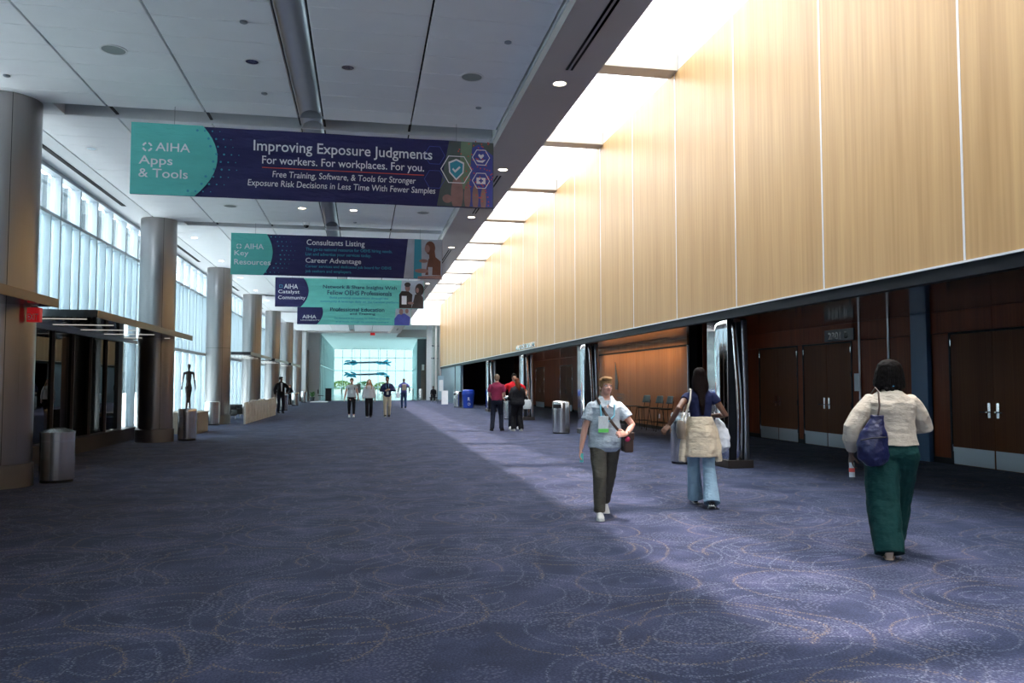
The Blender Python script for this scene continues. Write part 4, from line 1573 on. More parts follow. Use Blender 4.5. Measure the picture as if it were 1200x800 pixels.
DEF = dict(s=1.0, sw=.172, chest=.150, waist=.125, hips=.160, depth=.105, k=1.0, lean=0.02, twist=0,
           feet=((-.09, -.18, .10, 25), (.09, .22, .085, -8)), toes=(0, 0),
           wrists=((-.26, .02, .86), (.26, .06, .86)), poles=((-.4, -1, 0), (.4, -1, 0)), fdir=None, ndir=None, curl=(.45, .45),
           head=(0, 0), skin='skin light', hair='hair brown', style='short', vox=.011,
           top=dict(m=None, hem=.90, inf=.014, sleeve='short', w=1.0), bottom=dict(m=None, rad=(.098, .070, .060), end=.10, waist=1.0),
           shoe=dict(m=None, low=True), lip='lip')


def person(label, loc, rz, **kw):
    c = dict(DEF)
    c.update(kw)
    s = c['s']
    t = thing('person', label, 'person', loc, R(rz), None)
    V = lambda x, y, z: Vector((x * s, y * s, z * s))
    ln = lambda z: c['lean'] * (z - .9)
    k = c['k']
    vox = c['vox']
    mb = MB()
    # torso and neck, one stack of ellipses
    def torso(inf, z0, z1, wf=1.0, extra=0.0):
        st = [(.80, .115, .085), (.86, c['hips'] * .97, c['depth'] * 1.02), (.93, c['hips'], c['depth'] * 1.08), (1.00, (c['hips'] + c['waist']) / 2, c['depth'] * .98),
              (1.08, c['waist'], c['depth'] * .92), (1.18, c['chest'] * .93, c['depth'] * .98), (1.28, c['chest'], c['depth'] * 1.08),
              (1.34, c['chest'] * 1.04, c['depth'] * 1.0), (1.385, c['sw'] * .86, c['depth'] * .80), (1.42, c['sw'] * .62, c['depth'] * .66), (1.445, c['sw'] * .44, c['depth'] * .56)]
        out = []
        zs = [q[0] for q in st]

        def at(z):
            for i in range(len(st) - 1):
                if st[i][0] <= z <= st[i + 1][0]:
                    f = (z - st[i][0]) / (st[i + 1][0] - st[i][0])
                    return [st[i][j] * (1 - f) + st[i + 1][j] * f for j in (1, 2)]
            return st[0][1:] if z < st[0][0] else st[-1][1:]
        lev = [z0] + [z for z in zs if z0 + .015 < z < z1 - .015] + [z1]
        for z in lev:
            a, b = at(z)
            fl = extra * max(0, (1.25 - z)) / .4
            out.append((V(0, ln(z), z), V(a * wf + inf + fl, 0, 0), V(0, b * wf + inf + fl * .8, 0)))
        return out
    mb.rings(torso(0, .80, 1.445), 20)
    limb(mb, [V(0, ln(1.42), 1.40), V(0, ln(1.5) + .012, 1.47), V(0, ln(1.55) + .018, 1.54)], [.068 * s, .056 * s, .054 * s])
    # arms
    arms = []
    for i, sd in enumerate((-1, 1)):
        sh = V(sd * (c['sw'] - .008), ln(1.36), 1.352)
        el, wr = ik(sh, V(*c['wrists'][i]), .285 * s, .245 * s, c['poles'][i])
        arms.append((sh, el, wr))
        mid = sh.lerp(el, .45)
        limb(mb, [sh, mid, el, el.lerp(wr, .35), wr], [.044 * s * k, .044 * s * k, .037 * s * k, .037 * s * k, .025 * s])
        fd = Vector(c['fdir'][i]) if c['fdir'] and c['fdir'][i] else (wr - el)
        nd = Vector(c['ndir'][i]) if c['ndir'] and c['ndir'][i] else Vector((-sd, .25, 0))
        hand(mb, wr, fd, nd, -sd if abs(nd.x) > .3 else sd, c['curl'][i], s)
    # legs
    legs = []
    for i, sd in enumerate((-1, 1)):
        fx, fy, fz, pit = c['feet'][i]
        hp = V(sd * .088, 0, .885)
        kn, an = ik(hp, V(fx, fy, fz), .425 * s, .405 * s, (sd * .08, 1, .05))
        legs.append((hp, kn, an, pit))
        limb(mb, [hp, hp.lerp(kn, .5), kn, kn.lerp(an, .35), an], [.088 * s * k, .075 * s * k, .052 * s * k, .052 * s * k, .036 * s])
        tw = R(c['toes'][i])
        fwd = Vector((math.sin(tw), math.cos(tw) * math.cos(R(pit)), -math.sin(R(pit)))).normalized()
        up = Vector((0, 0, 1))
        up = (up - fwd * up.dot(fwd)).normalized()
        limb(mb, [an, an + (fwd * .03 - up * .045) * s, an + (fwd * .12 - up * .055) * s, an + (fwd * .165 - up * .058) * s], [.036 * s, .034 * s, .034 * s, .022 * s], squash=.9)
        # shoe
        sb = MB()
        lt_ = fwd.cross(up)
        base = an - up * .085 * s
        hz = .075 if c['shoe'].get('low', True) else .12
        prof = [(-.065, .024, .020), (-.05, .034, .055), (0, .038, .060), (.05, .041, .048), (.11, .047, .034), (.16, .044, .026), (.19, .026, .016)]
        sb.rings([(base + fwd * a * s + up * (b_h * .95 + .004) * s, lt_ * w_ * s, up * b_h * s) for a, w_, b_h in prof], 14)
        so = fuse('shoe', sb, c['shoe']['m'], t, max(vox * .7, .006), 2)
        ob_ = MB()
        ob_.prism([tuple(base + (fwd * a + lt_ * w_) * s - up * .001) for a, w_ in
                   ((-.066, 0), (-.055, .030), (0, .036), (.10, .047), (.16, .043), (.192, .015), (.192, -.015), (.16, -.043), (.10, -.047), (0, -.036), (-.055, -.030))], tuple(up * .018 * s))
        obj('sole', ob_, c['shoe'].get('sole', 'sole'), so)
    # head
    yaw, pit = c['head']
    Rh = (Matrix.Rotation(R(-yaw), 3, 'Z') @ Matrix.Rotation(R(-pit), 3, 'X'))
    hc = V(0, ln(1.6) + .022, 1.592)
    H_ = lambda x, y, z: hc + Rh @ Vector((x * s, y * s, z * s))

    def hb(m_, x, y, z, a, b, cc, r=None):
        m_.ball(H_(x, y, z), a * s, b * s, cc * s, 14, 9, Rh if r is None else Rh @ r)
    hb(mb, 0, -.008, .025, .074, .090, .085)
    hb(mb, 0, .020, -.035, .060, .068, .072)
    hb(mb, 0, .048, -.078, .032, .034, .026)
    hb(mb, 0, .060, .030, .055, .022, .010)
    hb(mb, .034, .058, -.025, .022, .022, .020)
    hb(mb, -.034, .058, -.025, .022, .022, .020)
    limb(mb, [H_(0, .078, .012), H_(0, .092, -.012), H_(0, .100, -.026)], [.008 * s, .010 * s, .013 * s], 8)
    hb(mb, .012, .086, -.030, .010, .012, .009)
    hb(mb, -.012, .086, -.030, .010, .012, .009)
    hb(mb, 0, .078, -.052, .022, .012, .012)
    for sd in (-1, 1):
        hb(mb, sd * .074, -.008, -.008, .010, .020, .032)
    body = fuse('body', mb, c['skin'], t, vox * .8 if vox < .008 else vox, 2 if vox < .008 else 1, .45)
    for sd in (-1, 1):
        e = obj('eye', MB().ball(H_(sd * .031, .0765, .006), .0115 * s, .009 * s, .0085 * s, 10, 7, Rh), 'eye', t, smooth=True)
        obj('iris', MB().ball(H_(sd * .031, .0825, .006), .0055 * s, .005 * s, .0062 * s, 8, 5, Rh), 'iris', e, smooth=True)
        obj('eyebrow', MB().tube([H_(sd * .016, .090, .026), H_(sd * .033, .088, .031), H_(sd * .052, .074, .025)], .0038 * s, 5), c['hair'], t, smooth=True)
    obj('mouth', MB().tube([H_(-.022, .082, -.052), H_(-.008, .0915, -.050), H_(.008, .0915, -.050), H_(.022, .082, -.052)], .0050 * s, 6), c['lip'], t, smooth=True)
    # hair
    hm = MB()
    st = c['style']
    if st != 'bald':
        hb(hm, 0, -.020, .036, .082, .092, .084)
        hb(hm, 0, -.045, -.005, .076, .064, .075)
    if st == 'short' or st == 'quiff':
        hb(hm, 0, -.012, .048, .083, .096, .078)
        for sd in (-1, 1):
            hb(hm, sd * .060, -.015, .022, .026, .058, .050)
        hb(hm, 0, .046, .082, .058, .042, .030)
        if st == 'quiff':
            hb(hm, .020, .058, .090, .052, .036, .032)
            hb(hm, -.030, .040, .092, .040, .045, .026)
    if st == 'long':
        for sd in (-1, 1):
            limb(hm, [H_(sd * .060, .0, .06), H_(sd * .085, .01, -.04), V(sd * .105, ln(1.4) + .05, 1.42), V(sd * .10, ln(1.3) + .11, 1.28)], [.03 * s, .032 * s, .036 * s, .026 * s])
        hm.rings([(H_(0, -.05, .03), Vector((.075 * s, 0, 0)), Vector((0, .045 * s, 0))), (V(0, ln(1.45) - .06, 1.46), V(.088, 0, 0), V(0, .038, 0)),
                  (V(0, ln(1.3) - .10, 1.32), V(.090, 0, 0), V(0, .03, 0))], 14)
    if st == 'straight':
        hm.rings([(H_(0, -.03, .07), V(.066, 0, 0), V(0, .070, 0)), (H_(0, -.03, -.02), V(.096, 0, 0), V(0, .085, 0)), (V(0, ln(1.5) - .03, 1.50), V(.104, 0, 0), V(0, .075, 0)),
                  (V(0, ln(1.42) - .055, 1.43), V(.098, 0, 0), V(0, .055, 0)), (V(0, ln(1.37) - .085, 1.37), V(.050, 0, 0), V(0, .040, 0)),
                  (V(.004, ln(1.25) - .128, 1.24), V(.034, 0, 0), V(0, .022, 0)), (V(.006, ln(1.12) - .115, 1.12), V(.018, 0, 0), V(0, .014, 0))], 18)
    if st == 'bob':
        hm.rings([(H_(0, -.030, z), Rh @ Vector((a * s, 0, 0)), Rh @ Vector((0, b_ * s, 0))) for z, a, b_ in
                  ((.140, .030, .030), (.125, .068, .070), (.095, .098, .090), (.05, .116, .100), (-.01, .126, .104), (-.06, .134, .106), (-.095, .136, .104), (-.118, .112, .088))], 20)
        for q in range(9):
            a = math.pi * (1.0 + (q + .5) / 9)
            hb(hm, .112 * math.cos(a), -.035 + .085 * math.sin(a), -.105 - .012 * math.sin(q * 2.3), .022, .022, .030)
    if st == 'ponytail':
        limb(hm, [H_(0, -.09, .03), H_(0, -.12, -.03), V(0, ln(1.4) - .13, 1.40), V(.0, ln(1.3) - .12, 1.30)], [.035 * s, .045 * s, .06 * s, .045 * s])
        hm.rings([(H_(0, -.05, .0), Vector((.08 * s, 0, 0)), Vector((0, .05 * s, 0))), (V(0, ln(1.45) - .07, 1.44), V(.095, 0, 0), V(0, .05, 0)),
                  (V(0, ln(1.3) - .115, 1.34), V(.085, 0, 0), V(0, .028, 0))], 14)
    if st != 'bald':
        fuse('hair', hm, c['hair'], t, vox * .9, 2, .4, disp=.010 if st != 'straight' else .003, dscale=.03 if st == 'bob' else .05)
    # upper garment
    tp = c['top']
    cm = MB()
    inf = tp['inf']
    cm.rings(torso(inf, tp['hem'], 1.425 if tp.get('open') else 1.445, tp.get('w', 1.0), tp.get('flare', 0)), 24)
    if not tp.get('open'):
        cm.rings([(V(0, ln(1.44), 1.435), V(c['sw'] * .44 + inf, 0, 0), V(0, .060 + inf, 0)), (V(0, ln(1.47) - .004, 1.462 if tp.get('open', 0) else 1.472), V(.074, 0, 0), V(0, .070, 0))], 18)
    sl = tp['sleeve']
    lo = tp.get('loose', 1.0)
    for (sh, el, wr) in arms:
        if sl == 'long':
            e2 = wr.lerp(el, .08)
            bulge = tp.get('bulge', 1.0)
            limb(cm, [sh, sh.lerp(el, .5), el, el.lerp(wr, .45), el.lerp(wr, .82), e2], [(.048 * k + inf * .6) * s, (.048 * k * lo + inf) * s, (.042 * k * lo + inf) * s, (.040 * k * lo * bulge + inf) * s, (.031 * lo + inf * .6) * s, (.026 + inf * .4) * s], flat_end=True)
        else:
            f = .62 if sl == 'short' else .35
            limb(cm, [sh, sh.lerp(el, f * .5), sh.lerp(el, f)], [(.048 * k + inf * .6) * s, (.052 * k * lo + inf) * s, (.052 * k * lo + inf) * s], flat_end=True)
    fuse('shirt' if not tp.get('name') else tp['name'], cm, tp['m'], t, vox, 3, .5, disp=tp.get('disp', .012), dscale=tp.get('ds', .09))
    # trousers
    bt = c['bottom']
    bm_ = MB()
    bm_.rings(torso(.010, .80, bt['waist'], bt.get('w', 1.0)), 22)
    r0, r1, r2 = bt['rad']
    for (hp, kn, an, pit) in legs:
        d = (an - kn).normalized()
        e2 = an + d * (.085 - bt['end']) * s
        limb(bm_, [hp, hp.lerp(kn, .4), kn, kn.lerp(e2, .5), e2], [r0 * s, (r0 * .65 + r1 * .35) * s, r1 * s, (r1 + r2) / 2 * s, r2 * s], flat_end=True, n=18)
    fuse('trousers', bm_, bt['m'], t, vox, 3, .5, disp=bt.get('disp', .012), dscale=.08)
    return t, c, V, H_, arms, legs


def lanyard(t, V, m, pts, r=.006):
    return obj('lanyard', MB().tube(pts, r, 6), m, t, smooth=True)


def strap(name, parent, pts, m, w=.02, th=.005):
    """flat ribbon through pts, width along the body tangent"""
    mb = MB()
    pts = [Vector(p) for p in pts]
    rs = []
    for i, p in enumerate(pts):
        d = (pts[min(i + 1, len(pts) - 1)] - pts[max(i - 1, 0)]).normalized()
        out = Vector((p.x * .5, p.y, 0)).normalized() if abs(p.y) + abs(p.x) > .02 else Vector((0, 0, 1))
        u = d.cross(out).normalized()
        v = u.cross(d).normalized()
        rs.append((p, u * w, v * th))
    mb.rings(rs, 8)
    return obj(name, mb, m, parent, smooth=True, ang=50)


# ---- woman in the pale blue shirt walking towards the camera
M['c paleblue'] = clothmat('pale blue seersucker shirt', (.50, .58, .64), .10, .6)
M['c collar'] = clothmat('pale collar cloth', (.62, .68, .72), .06, .3)
M['c khaki'] = clothmat('olive grey trousers', (.085, .080, .065), .15, .5)
M['c whiteshoe'] = clothmat('white trainers', (.62, .62, .60), .08, .2)
M['bag brown'] = mat('dark brown leather', (.055, .028, .020), .5)
M['ribbon'] = mat('sky blue ribbon', (.16, .48, .62), .6)
M['badge'] = mat('white badge card', (.62, .68, .70), .4, var=.2, vscale=40)
M['badge green'] = mat('lime badge strip', (.16, .70, .14), .5)
A_LOC, A_RZ = (2.72, 8.62, 0), 174
t, c, V, H_, arms, legs = person(
    'woman with short hair in pale blue shirt and olive grey trousers walking to the camera', A_LOC, A_RZ, s=.925, vox=.0078,
    sw=.178, chest=.172, waist=.172, hips=.178, depth=.125, k=1.05, lean=.05,
    feet=((-.06, -.36, .13, 38), (.10, .14, .085, -2)), toes=(-4, 6),
    wrists=((-.20, .27, 1.02), (.31, .05, .83)), poles=((-.9, -.6, -.2), (.5, -1, 0)),
    fdir=((.72, .45, .08), None), ndir=((0.1, -.8, -.3), None), curl=(1.0, .7),
    head=(-14, -4), skin='skin pink', hair='hair blond', style='quiff',
    top=dict(open=1, m='c paleblue', hem=.80, inf=.014, sleeve='short', w=1.02, flare=.022, loose=1.15, disp=.014),
    bottom=dict(m='c khaki', rad=(.108, .082, .068), end=.085, waist=.98, disp=.016),
    shoe=dict(m='c whiteshoe'))
# collar, placket, buttons
fy = lambda z: .132 + .05 * (z - .9)
obj('neckline', MB().prism([V(-.058, .080, 1.455), V(.058, .080, 1.455), V(.0, .178, 1.325)], V(0, .006, .002)), 'skin pink', t)
obj('collar', MB().prism([V(-.085, .030, 1.475), V(-.045, .105, 1.465), V(-.012, .176, 1.36), V(-.062, .176, 1.335), V(-.105, .10, 1.42)], V(0, .008, .006))
    .prism([V(.085, .030, 1.475), V(.045, .105, 1.465), V(.012, .176, 1.36), V(.062, .176, 1.335), V(.105, .10, 1.42)], V(0, .008, .006)), 'c collar', t)
for k_ in range(5):
    z = .93 + k_ * .10
    obj('button', MB().ball(V(0, .168 + .01 * k_, z), .006, .004, .006, 8, 5), 'white', t, smooth=True)
ly = obj('lanyard', MB().tube([V(-.065, .05, 1.475), V(-.088, .150, 1.36), V(-.075, .186, 1.24), V(-.0, .196, 1.17)], .0085, 6)
         .tube([V(.065, .05, 1.475), V(.085, .150, 1.36), V(.085, .186, 1.24), V(.045, .196, 1.14)], .0085, 6), 'ribbon', t, smooth=True)
obj('badge', MB().box(-.0, .115, .188, .194, .965, 1.145), 'badge', ly, bev=.003)
obj('badge_strip', MB().box(-.0, .115, .194, .197, .965, 1.005), 'badge green', ly)
obj('glasses', MB().tube([H_(-.075, .02, .012), H_(-.055, .075, .010), H_(-.031, .094, .010), H_(0, .098, .012), H_(.031, .094, .010), H_(.055, .075, .010), H_(.075, .02, .012)], .0018, 5), 'chrome', t, smooth=True)
obj('wristwatch', MB().rings([(arms[0][2].lerp(arms[0][1], .10), Vector((0, .0, .031)), Vector((.010, -.027, 0))), (arms[0][2].lerp(arms[0][1], .19), Vector((0, 0, .032)), Vector((.010, -.028, 0)))], 14), 'chrome', t, smooth=True)
b = thing('crossbody_bag', 'dark brown crossbody bag at the hip of the woman in pale blue', 'bag', A_LOC, R(A_RZ))
obj('pouch', MB().box(-.285, -.175, .0, .20, .74, .96), 'bag brown', b, bev=.02)
obj('flap', MB().box(-.292, -.175, -.005, .205, .88, .965), 'bag brown', b, bev=.012)
strap('strap', b, [V(.10, -.06, 1.475), V(.125, .03, 1.475), V(.105, .12, 1.42), V(.04, .186, 1.28), V(-.06, .205, 1.14), V(-.155, .190, 1.03), V(-.235, .10, .985)], 'bag brown', .016, .004)
obj('clasp', MB().ball((-.21, .215, .89), .03, .02, .03, 10, 7), mat('crimson charm', (.55, .02, .10), .4), b, smooth=True)
p = thing('smartphone', 'teal phone in the right hand of the woman in pale blue', 'phone', A_LOC, R(A_RZ))
w_ = arms[1][2]
obj('case', MB().box(w_.x - .020, w_.x + .020, w_.y + .02, w_.y + .03, w_.z - .155, w_.z - .055), mat('teal phone case', (.10, .55, .55), .4), p, bev=.004)

# ---- young woman with jacket tied round the waist, walking away
M['c navy tee'] = clothmat('navy tee', (.013, .017, .058), .15, .3)
M['c denim'] = clothmat('light washed denim', (.24, .36, .46), .18, .35, scale=14)
M['c cream'] = clothmat('cream cotton jacket', (.66, .55, .40), .10, .6)
M['c blackshoe'] = clothmat('black trainers', (.02, .02, .025), .1, .2)
M['bag taupe'] = mat('taupe leather', (.22, .17, .13), .5)
B_LOC, B_RZ = (4.12, 9.15, 0), -14
t, c, V, H_, arms, legs = person(
    'woman with long dark hair, navy tee and cream jacket tied round her waist, walking away', B_LOC, B_RZ, s=1.0, vox=.0078,
    sw=.165, chest=.138, waist=.115, hips=.150, depth=.098, k=.92, lean=.03,
    feet=((-.035, .24, .088, -6), (.085, -.20, .105, 20)), toes=(0, 14),
    wrists=((-.40, -.10, 1.00), (.18, .20, 1.10)), poles=((-.3, -1, -.1), (.7, -.8, -.3)),
    fdir=((-.55, -.25, -.55), (-.1, .7, -.3)), ndir=((.3, .6, -.5), (-.9, 0, -.3)), curl=(.8, 1.2),
    head=(4, -2), skin='skin brown', hair='hair dark', style='straight', lip='lip dark',
    top=dict(m='c navy tee', hem=1.04, inf=.009, sleeve='cap', w=1.0, disp=.008),
    bottom=dict(m='c denim', rad=(.088, .074, .100), end=.045, waist=1.06, disp=.010),
    shoe=dict(m='c blackshoe'))
jk = MB()
nn = 28
zz = [(1.10, .130, .112), (1.03, .150, .128), (.94, .170, .148), (.84, .178, .158), (.72, .186, .165), (.62, .196, .170), (.605, .194, .168)]
rsn = []
for z, a, b_ in zz:
    rsn.append((V(0, -.010, z), V(a, 0, 0), V(0, b_, 0)))
jk.rings(rsn, nn)
for sd in (-1, 1):
    limb(jk, [V(sd * .13, .05, 1.07), V(sd * .175, .05, .92), V(sd * .205, .03, .74), V(sd * .225, .02, .54)], [.030, .042, .050, .044], flat_end=True)
fuse('tied_jacket', jk, 'c cream', t, .009, 5, .5, disp=.030, dscale=.16)
b = thing('shoulder_bag', 'small taupe bag on the left hip of the woman with the tied jacket', 'bag', B_LOC, R(B_RZ))
obj('pouch', MB().rings([((-.245, -.03, .83), (.045, 0, 0), (0, .085, 0)), ((-.245, -.03, .90), (.060, 0, 0), (0, .105, 0)), ((-.245, -.03, 1.0), (.055, 0, 0), (0, .10, 0)), ((-.245, -.03, 1.05), (.04, 0, 0), (0, .08, 0))], 16), 'bag taupe', b, smooth=True, ang=50)
strap('strap', b, [(-.235, -.10, 1.03), (-.185, -.125, 1.18), (-.145, -.125, 1.32), (-.125, -.06, 1.432), (-.125, .03, 1.435), (-.15, .10, 1.33), (-.20, .09, 1.15), (-.24, .04, 1.03)], mat('cream strap', (.62, .56, .46), .7), .013, .004)
b = thing('carrier_bag', 'white plastic carrier bag hanging at the right side of the woman with the tied jacket', 'bag', B_LOC, R(B_RZ))
cb = MB()
w_ = arms[1][2] + Vector((.06, .0, -.02))
cb.rings([((w_.x, w_.y, w_.z + .03), (.012, 0, 0), (0, .02, 0)), ((w_.x + .03, w_.y - .03, w_.z - .10), (.06, 0, 0), (0, .09, 0)), ((w_.x + .05, w_.y - .04, w_.z - .24), (.10, 0, 0), (0, .14, 0)),
          ((w_.x + .05, w_.y - .04, w_.z - .36), (.095, 0, 0), (0, .13, 0)), ((w_.x + .03, w_.y - .04, w_.z - .43), (.05, 0, 0), (0, .08, 0))], 18)
fuse('sack', cb, mat('white carrier plastic', (.72, .75, .80), .45, var=.06), b, .012, 2, .5, disp=.045, dscale=.07)
obj('loop', MB().tube([(w_.x, w_.y - .02, w_.z), (w_.x - .03, w_.y, w_.z + .06), (w_.x, w_.y + .02, w_.z)], .006, 6), 'white', b, smooth=True)

# ---- woman in cream shirt and green trousers, nearest
M['c linen'] = clothmat('cream linen shirt', (.49, .43, .35), .08, .7, scale=7)
M['c green'] = clothmat('bottle green trousers', (.004, .040, .038), .2, .5, scale=6)
M['c tanshoe'] = clothmat('tan flat shoes', (.50, .38, .30), .1, .2)
M['bag blue'] = mat('shiny blue nylon', (.006, .009, .055), .38, var=.2, bump=.5, bscale=12, bdist=.03)
C_LOC, C_RZ = (4.64, 6.28, 0), -20
t, c, V, H_, arms, legs = person(
    'woman with black bob in cream shirt and wide bottle green trousers, nearest the camera', C_LOC, C_RZ, s=1.0, vox=.0078,
    sw=.185, chest=.185, waist=.178, hips=.205, depth=.135, k=1.15, lean=.03,
    feet=((-.10, -.20, .086, 4), (.08, .34, .10, -8)), toes=(14, 0),
    wrists=((-.33, .04, .88), (.12, .27, 1.14)), poles=((-.9, -.5, 0), (1, -.7, -.1)),
    fdir=((-.05, .1, -.9), (-.6, .6, 0)), curl=(.9, .8),
    head=(0, -8), skin='skin deep', hair='hair black', style='bob', lip='lip dark',
    top=dict(m='c linen', hem=.965, inf=.022, flare=.012, sleeve='long', w=1.0, loose=1.15, bulge=1.25, disp=.028, ds=.16),
    bottom=dict(m='c green', rad=(.145, .140, .122), end=.045, waist=1.02, w=1.02, disp=.018),
    shoe=dict(m='c tanshoe', sole='c tanshoe'))
M['lanyard blue'] = mat('patterned blue lanyard', (.03, .22, .42), .6, var=.8, vscale=30)
strap('lanyard', t, [V(.085, -.015, 1.487), V(.05, -.062, 1.487), V(0, -.075, 1.487), V(-.05, -.062, 1.487), V(-.085, -.015, 1.487)], 'lanyard blue', .010, .004)
b = thing('drawstring_bag', 'shiny blue nylon bag on the left hip of the nearest woman', 'bag', C_LOC, R(C_RZ))
bb = MB()
bb.rings([((-.20, -.20, .80), (.07, 0, 0), (0, .06, 0)), ((-.21, -.205, .86), (.125, 0, 0), (0, .085, 0)), ((-.215, -.20, .98), (.135, 0, 0), (0, .09, 0)),
          ((-.20, -.195, 1.10), (.105, 0, 0), (0, .07, 0)), ((-.17, -.19, 1.20), (.05, 0, 0), (0, .04, 0)), ((-.165, -.19, 1.235), (.055, 0, 0), (0, .04, 0))], 18)
fuse('sack', bb, 'bag blue', b, .009, 2, .5, disp=.03, dscale=.09)
strap('strap', b, [(-.165, -.19, 1.20), (-.15, -.205, 1.32), (-.135, -.13, 1.44), (-.13, -.02, 1.475), (-.135, .10, 1.42), (-.17, .17, 1.25), (-.26, .06, 1.02), (-.25, -.12, .95)], 'bag brown', .008, .004)
obj('zip', MB().tube([(-.33, -.27, 1.02), (-.24, -.30, 1.045), (-.12, -.285, 1.05)], .006, 6), 'black', b, smooth=True)
p = thing('water_bottle', 'small bottle with a dark cap in the left hand of the nearest woman', 'bottle', C_LOC, R(C_RZ))
w_ = arms[0][2]
obj('bottle', MB().tube([(w_.x, w_.y, w_.z - .08), (w_.x, w_.y - .01, w_.z - .21)], [.022, .026], 12), 'badge', p, smooth=True)
obj('cap', MB().tube([(w_.x, w_.y - .01, w_.z - .21), (w_.x, w_.y - .012, w_.z - .24)], .018, 12), 'slate', p, smooth=True)
obj('label_band', MB().tube([(w_.x, w_.y - .004, w_.z - .13), (w_.x, w_.y - .007, w_.z - .165)], .0265, 12), 'ink red', p, smooth=True)

# ---- pair and third man at the right
M['c maroon'] = clothmat('maroon polo', (.20, .018, .055), .12, .3)
M['c darknavy'] = clothmat('dark navy trousers', (.012, .015, .028), .1, .3)
M['c black'] = clothmat('black cloth', (.010, .010, .013), .1, .4)
M['c red'] = clothmat('red sleeves', (.55, .012, .02), .1, .3)
M['c darkshoe'] = clothmat('dark shoes', (.015, .012, .012), .1, .2)
t, c, V, H_, arms, legs = person(
    'man in maroon polo and dark trousers seen from behind', (4.18, 24.5, 0), -12, s=1.04, vox=.012,
    sw=.192, chest=.178, waist=.155, hips=.160, depth=.12, k=1.05,
    feet=((-.14, -.02, .085, 0), (.14, .03, .085, 0)), toes=(-15, 15),
    wrists=((-.21, .29, 1.03), (.20, .27, 1.02)), poles=((-.25, -1, -.3), (.25, -1, -.3)), head=(0, 0), skin='skin light', hair='hair grey',
    top=dict(m='c maroon', hem=.92, inf=.014, sleeve='short', w=1.0, loose=1.2), bottom=dict(m='c darknavy', rad=(.098, .075, .066), end=.07, waist=.98), shoe=dict(m='c darkshoe', sole='c darkshoe'))
t, c, V, H_, arms, legs = person(
    'woman with auburn hair in loose black top and trousers, beside the man in maroon', (4.80, 24.3, 0), 12, s=.97, vox=.012,
    sw=.180, chest=.180, waist=.175, hips=.19, depth=.135, k=1.1,
    feet=((-.11, .04, .085, 0), (.12, -.04, .085, 0)), toes=(-10, 14),
    wrists=((-.22, .24, 1.02), (.22, .22, .98)), poles=((-.3, -1, -.3), (.3, -1, -.3)), head=(10, 5), skin='skin light', hair='hair auburn', style='ponytail',
    top=dict(m='c black', hem=.78, inf=.02, sleeve='long', w=1.05, flare=.04, loose=1.2), bottom=dict(m='c black', rad=(.112, .095, .090), end=.06, waist=.98), shoe=dict(m='c whiteshoe'))
t, c, V, H_, arms, legs = person(
    'man with dark hair and red sleeves behind the woman in black', (4.90, 25.35, 0), 175, s=1.06, vox=.013,
    sw=.20, chest=.180, waist=.155, hips=.16, depth=.12, feet=((-.12, 0, .085, 0), (.12, .02, .085, 0)), wrists=((-.34, .10, .98), (.34, .10, .98)),
    poles=((-.8, -.6, -.2), (.8, -.6, -.2)), skin='skin mid', hair='hair black', head=(0, -10),
    top=dict(m='c red', hem=.92, inf=.014, sleeve='short', w=1.0, loose=1.25), bottom=dict(m='c darknavy', rad=(.098, .075, .066), end=.07, waist=.98), shoe=dict(m='c whiteshoe'))
b = thing('tote_bag', 'pale tote bag held by the man with red sleeves', 'bag', (5.27, 25.05, .66))
obj('sack', MB().rings([((0, 0, 0), (.12, 0, 0), (0, .05, 0)), ((0, 0, .18), (.15, 0, 0), (0, .07, 0)), ((0, 0, .30), (.11, 0, 0), (0, .03, 0))], 14), 'badge', b, smooth=True, ang=50)
obj('loop', MB().tube([(-.07, 0, .28), (-.02, 0, .42), (.02, 0, .42), (.07, 0, .28)], .008, 6), 'white', b, smooth=True)

# ---- three walkers towards the camera
M['c tealgrey'] = clothmat('grey tank top', (.46, .50, .52), .1, .3)
M['c blouse'] = clothmat('white patterned blouse', (.58, .58, .60), .2, .3, scale=40)
M['c navy shirt'] = clothmat('navy shirt', (.018, .025, .085), .12, .3)
M['c khaki2'] = clothmat('beige chinos', (.46, .39, .30), .1, .3)
t, c, V, H_, arms, legs = person(
    'woman in grey sleeveless top and black leggings, leftmost of three walkers', (-.45, 35.2, 0), 180, s=1.0, vox=.013,
    sw=.182, chest=.175, waist=.175, hips=.19, depth=.13, k=1.15, feet=((-.10, .20, .085, -5), (.10, -.18, .10, 18)),
    wrists=((-.29, .04, .84), (.30, -.04, .84)), skin='skin pink', hair='hair blond',
    top=dict(open=1, m='c tealgrey', hem=.88, inf=.014, sleeve='cap', w=1.0, loose=1.0), bottom=dict(m='c black', rad=(.100, .072, .050), end=.14, waist=.98), shoe=dict(m='c whiteshoe'))
strap('rucksack_strap', t, [V(-.10, .0, 1.46), V(-.115, .10, 1.38), V(-.13, .145, 1.2)], 'black', .018, .006)
strap('rucksack_strap', t, [V(.10, .0, 1.46), V(.115, .10, 1.38), V(.13, .145, 1.2)], 'black', .018, .006)
obj('badge', MB().box(-.05, .05, .165, .17, 1.05, 1.2), 'badge', t)
t, c, V, H_, arms, legs = person(
    'woman with long fair hair in white blouse and black trousers, middle of three walkers', (.30, 35.1, 0), 180, s=.975, vox=.013,
    sw=.165, chest=.155, waist=.15, hips=.165, depth=.115, feet=((-.08, -.14, .10, 15), (.08, .18, .085, -5)),
    wrists=((-.26, .0, .83), (.26, .06, .84)), skin='skin pink', hair='hair fair', style='long',
    top=dict(open=1, m='c blouse', hem=.86, inf=.022, sleeve='long', w=1.0, flare=.02, loose=1.25), bottom=dict(m='c black', rad=(.095, .078, .075), end=.06, waist=.98), shoe=dict(m='c darkshoe'))
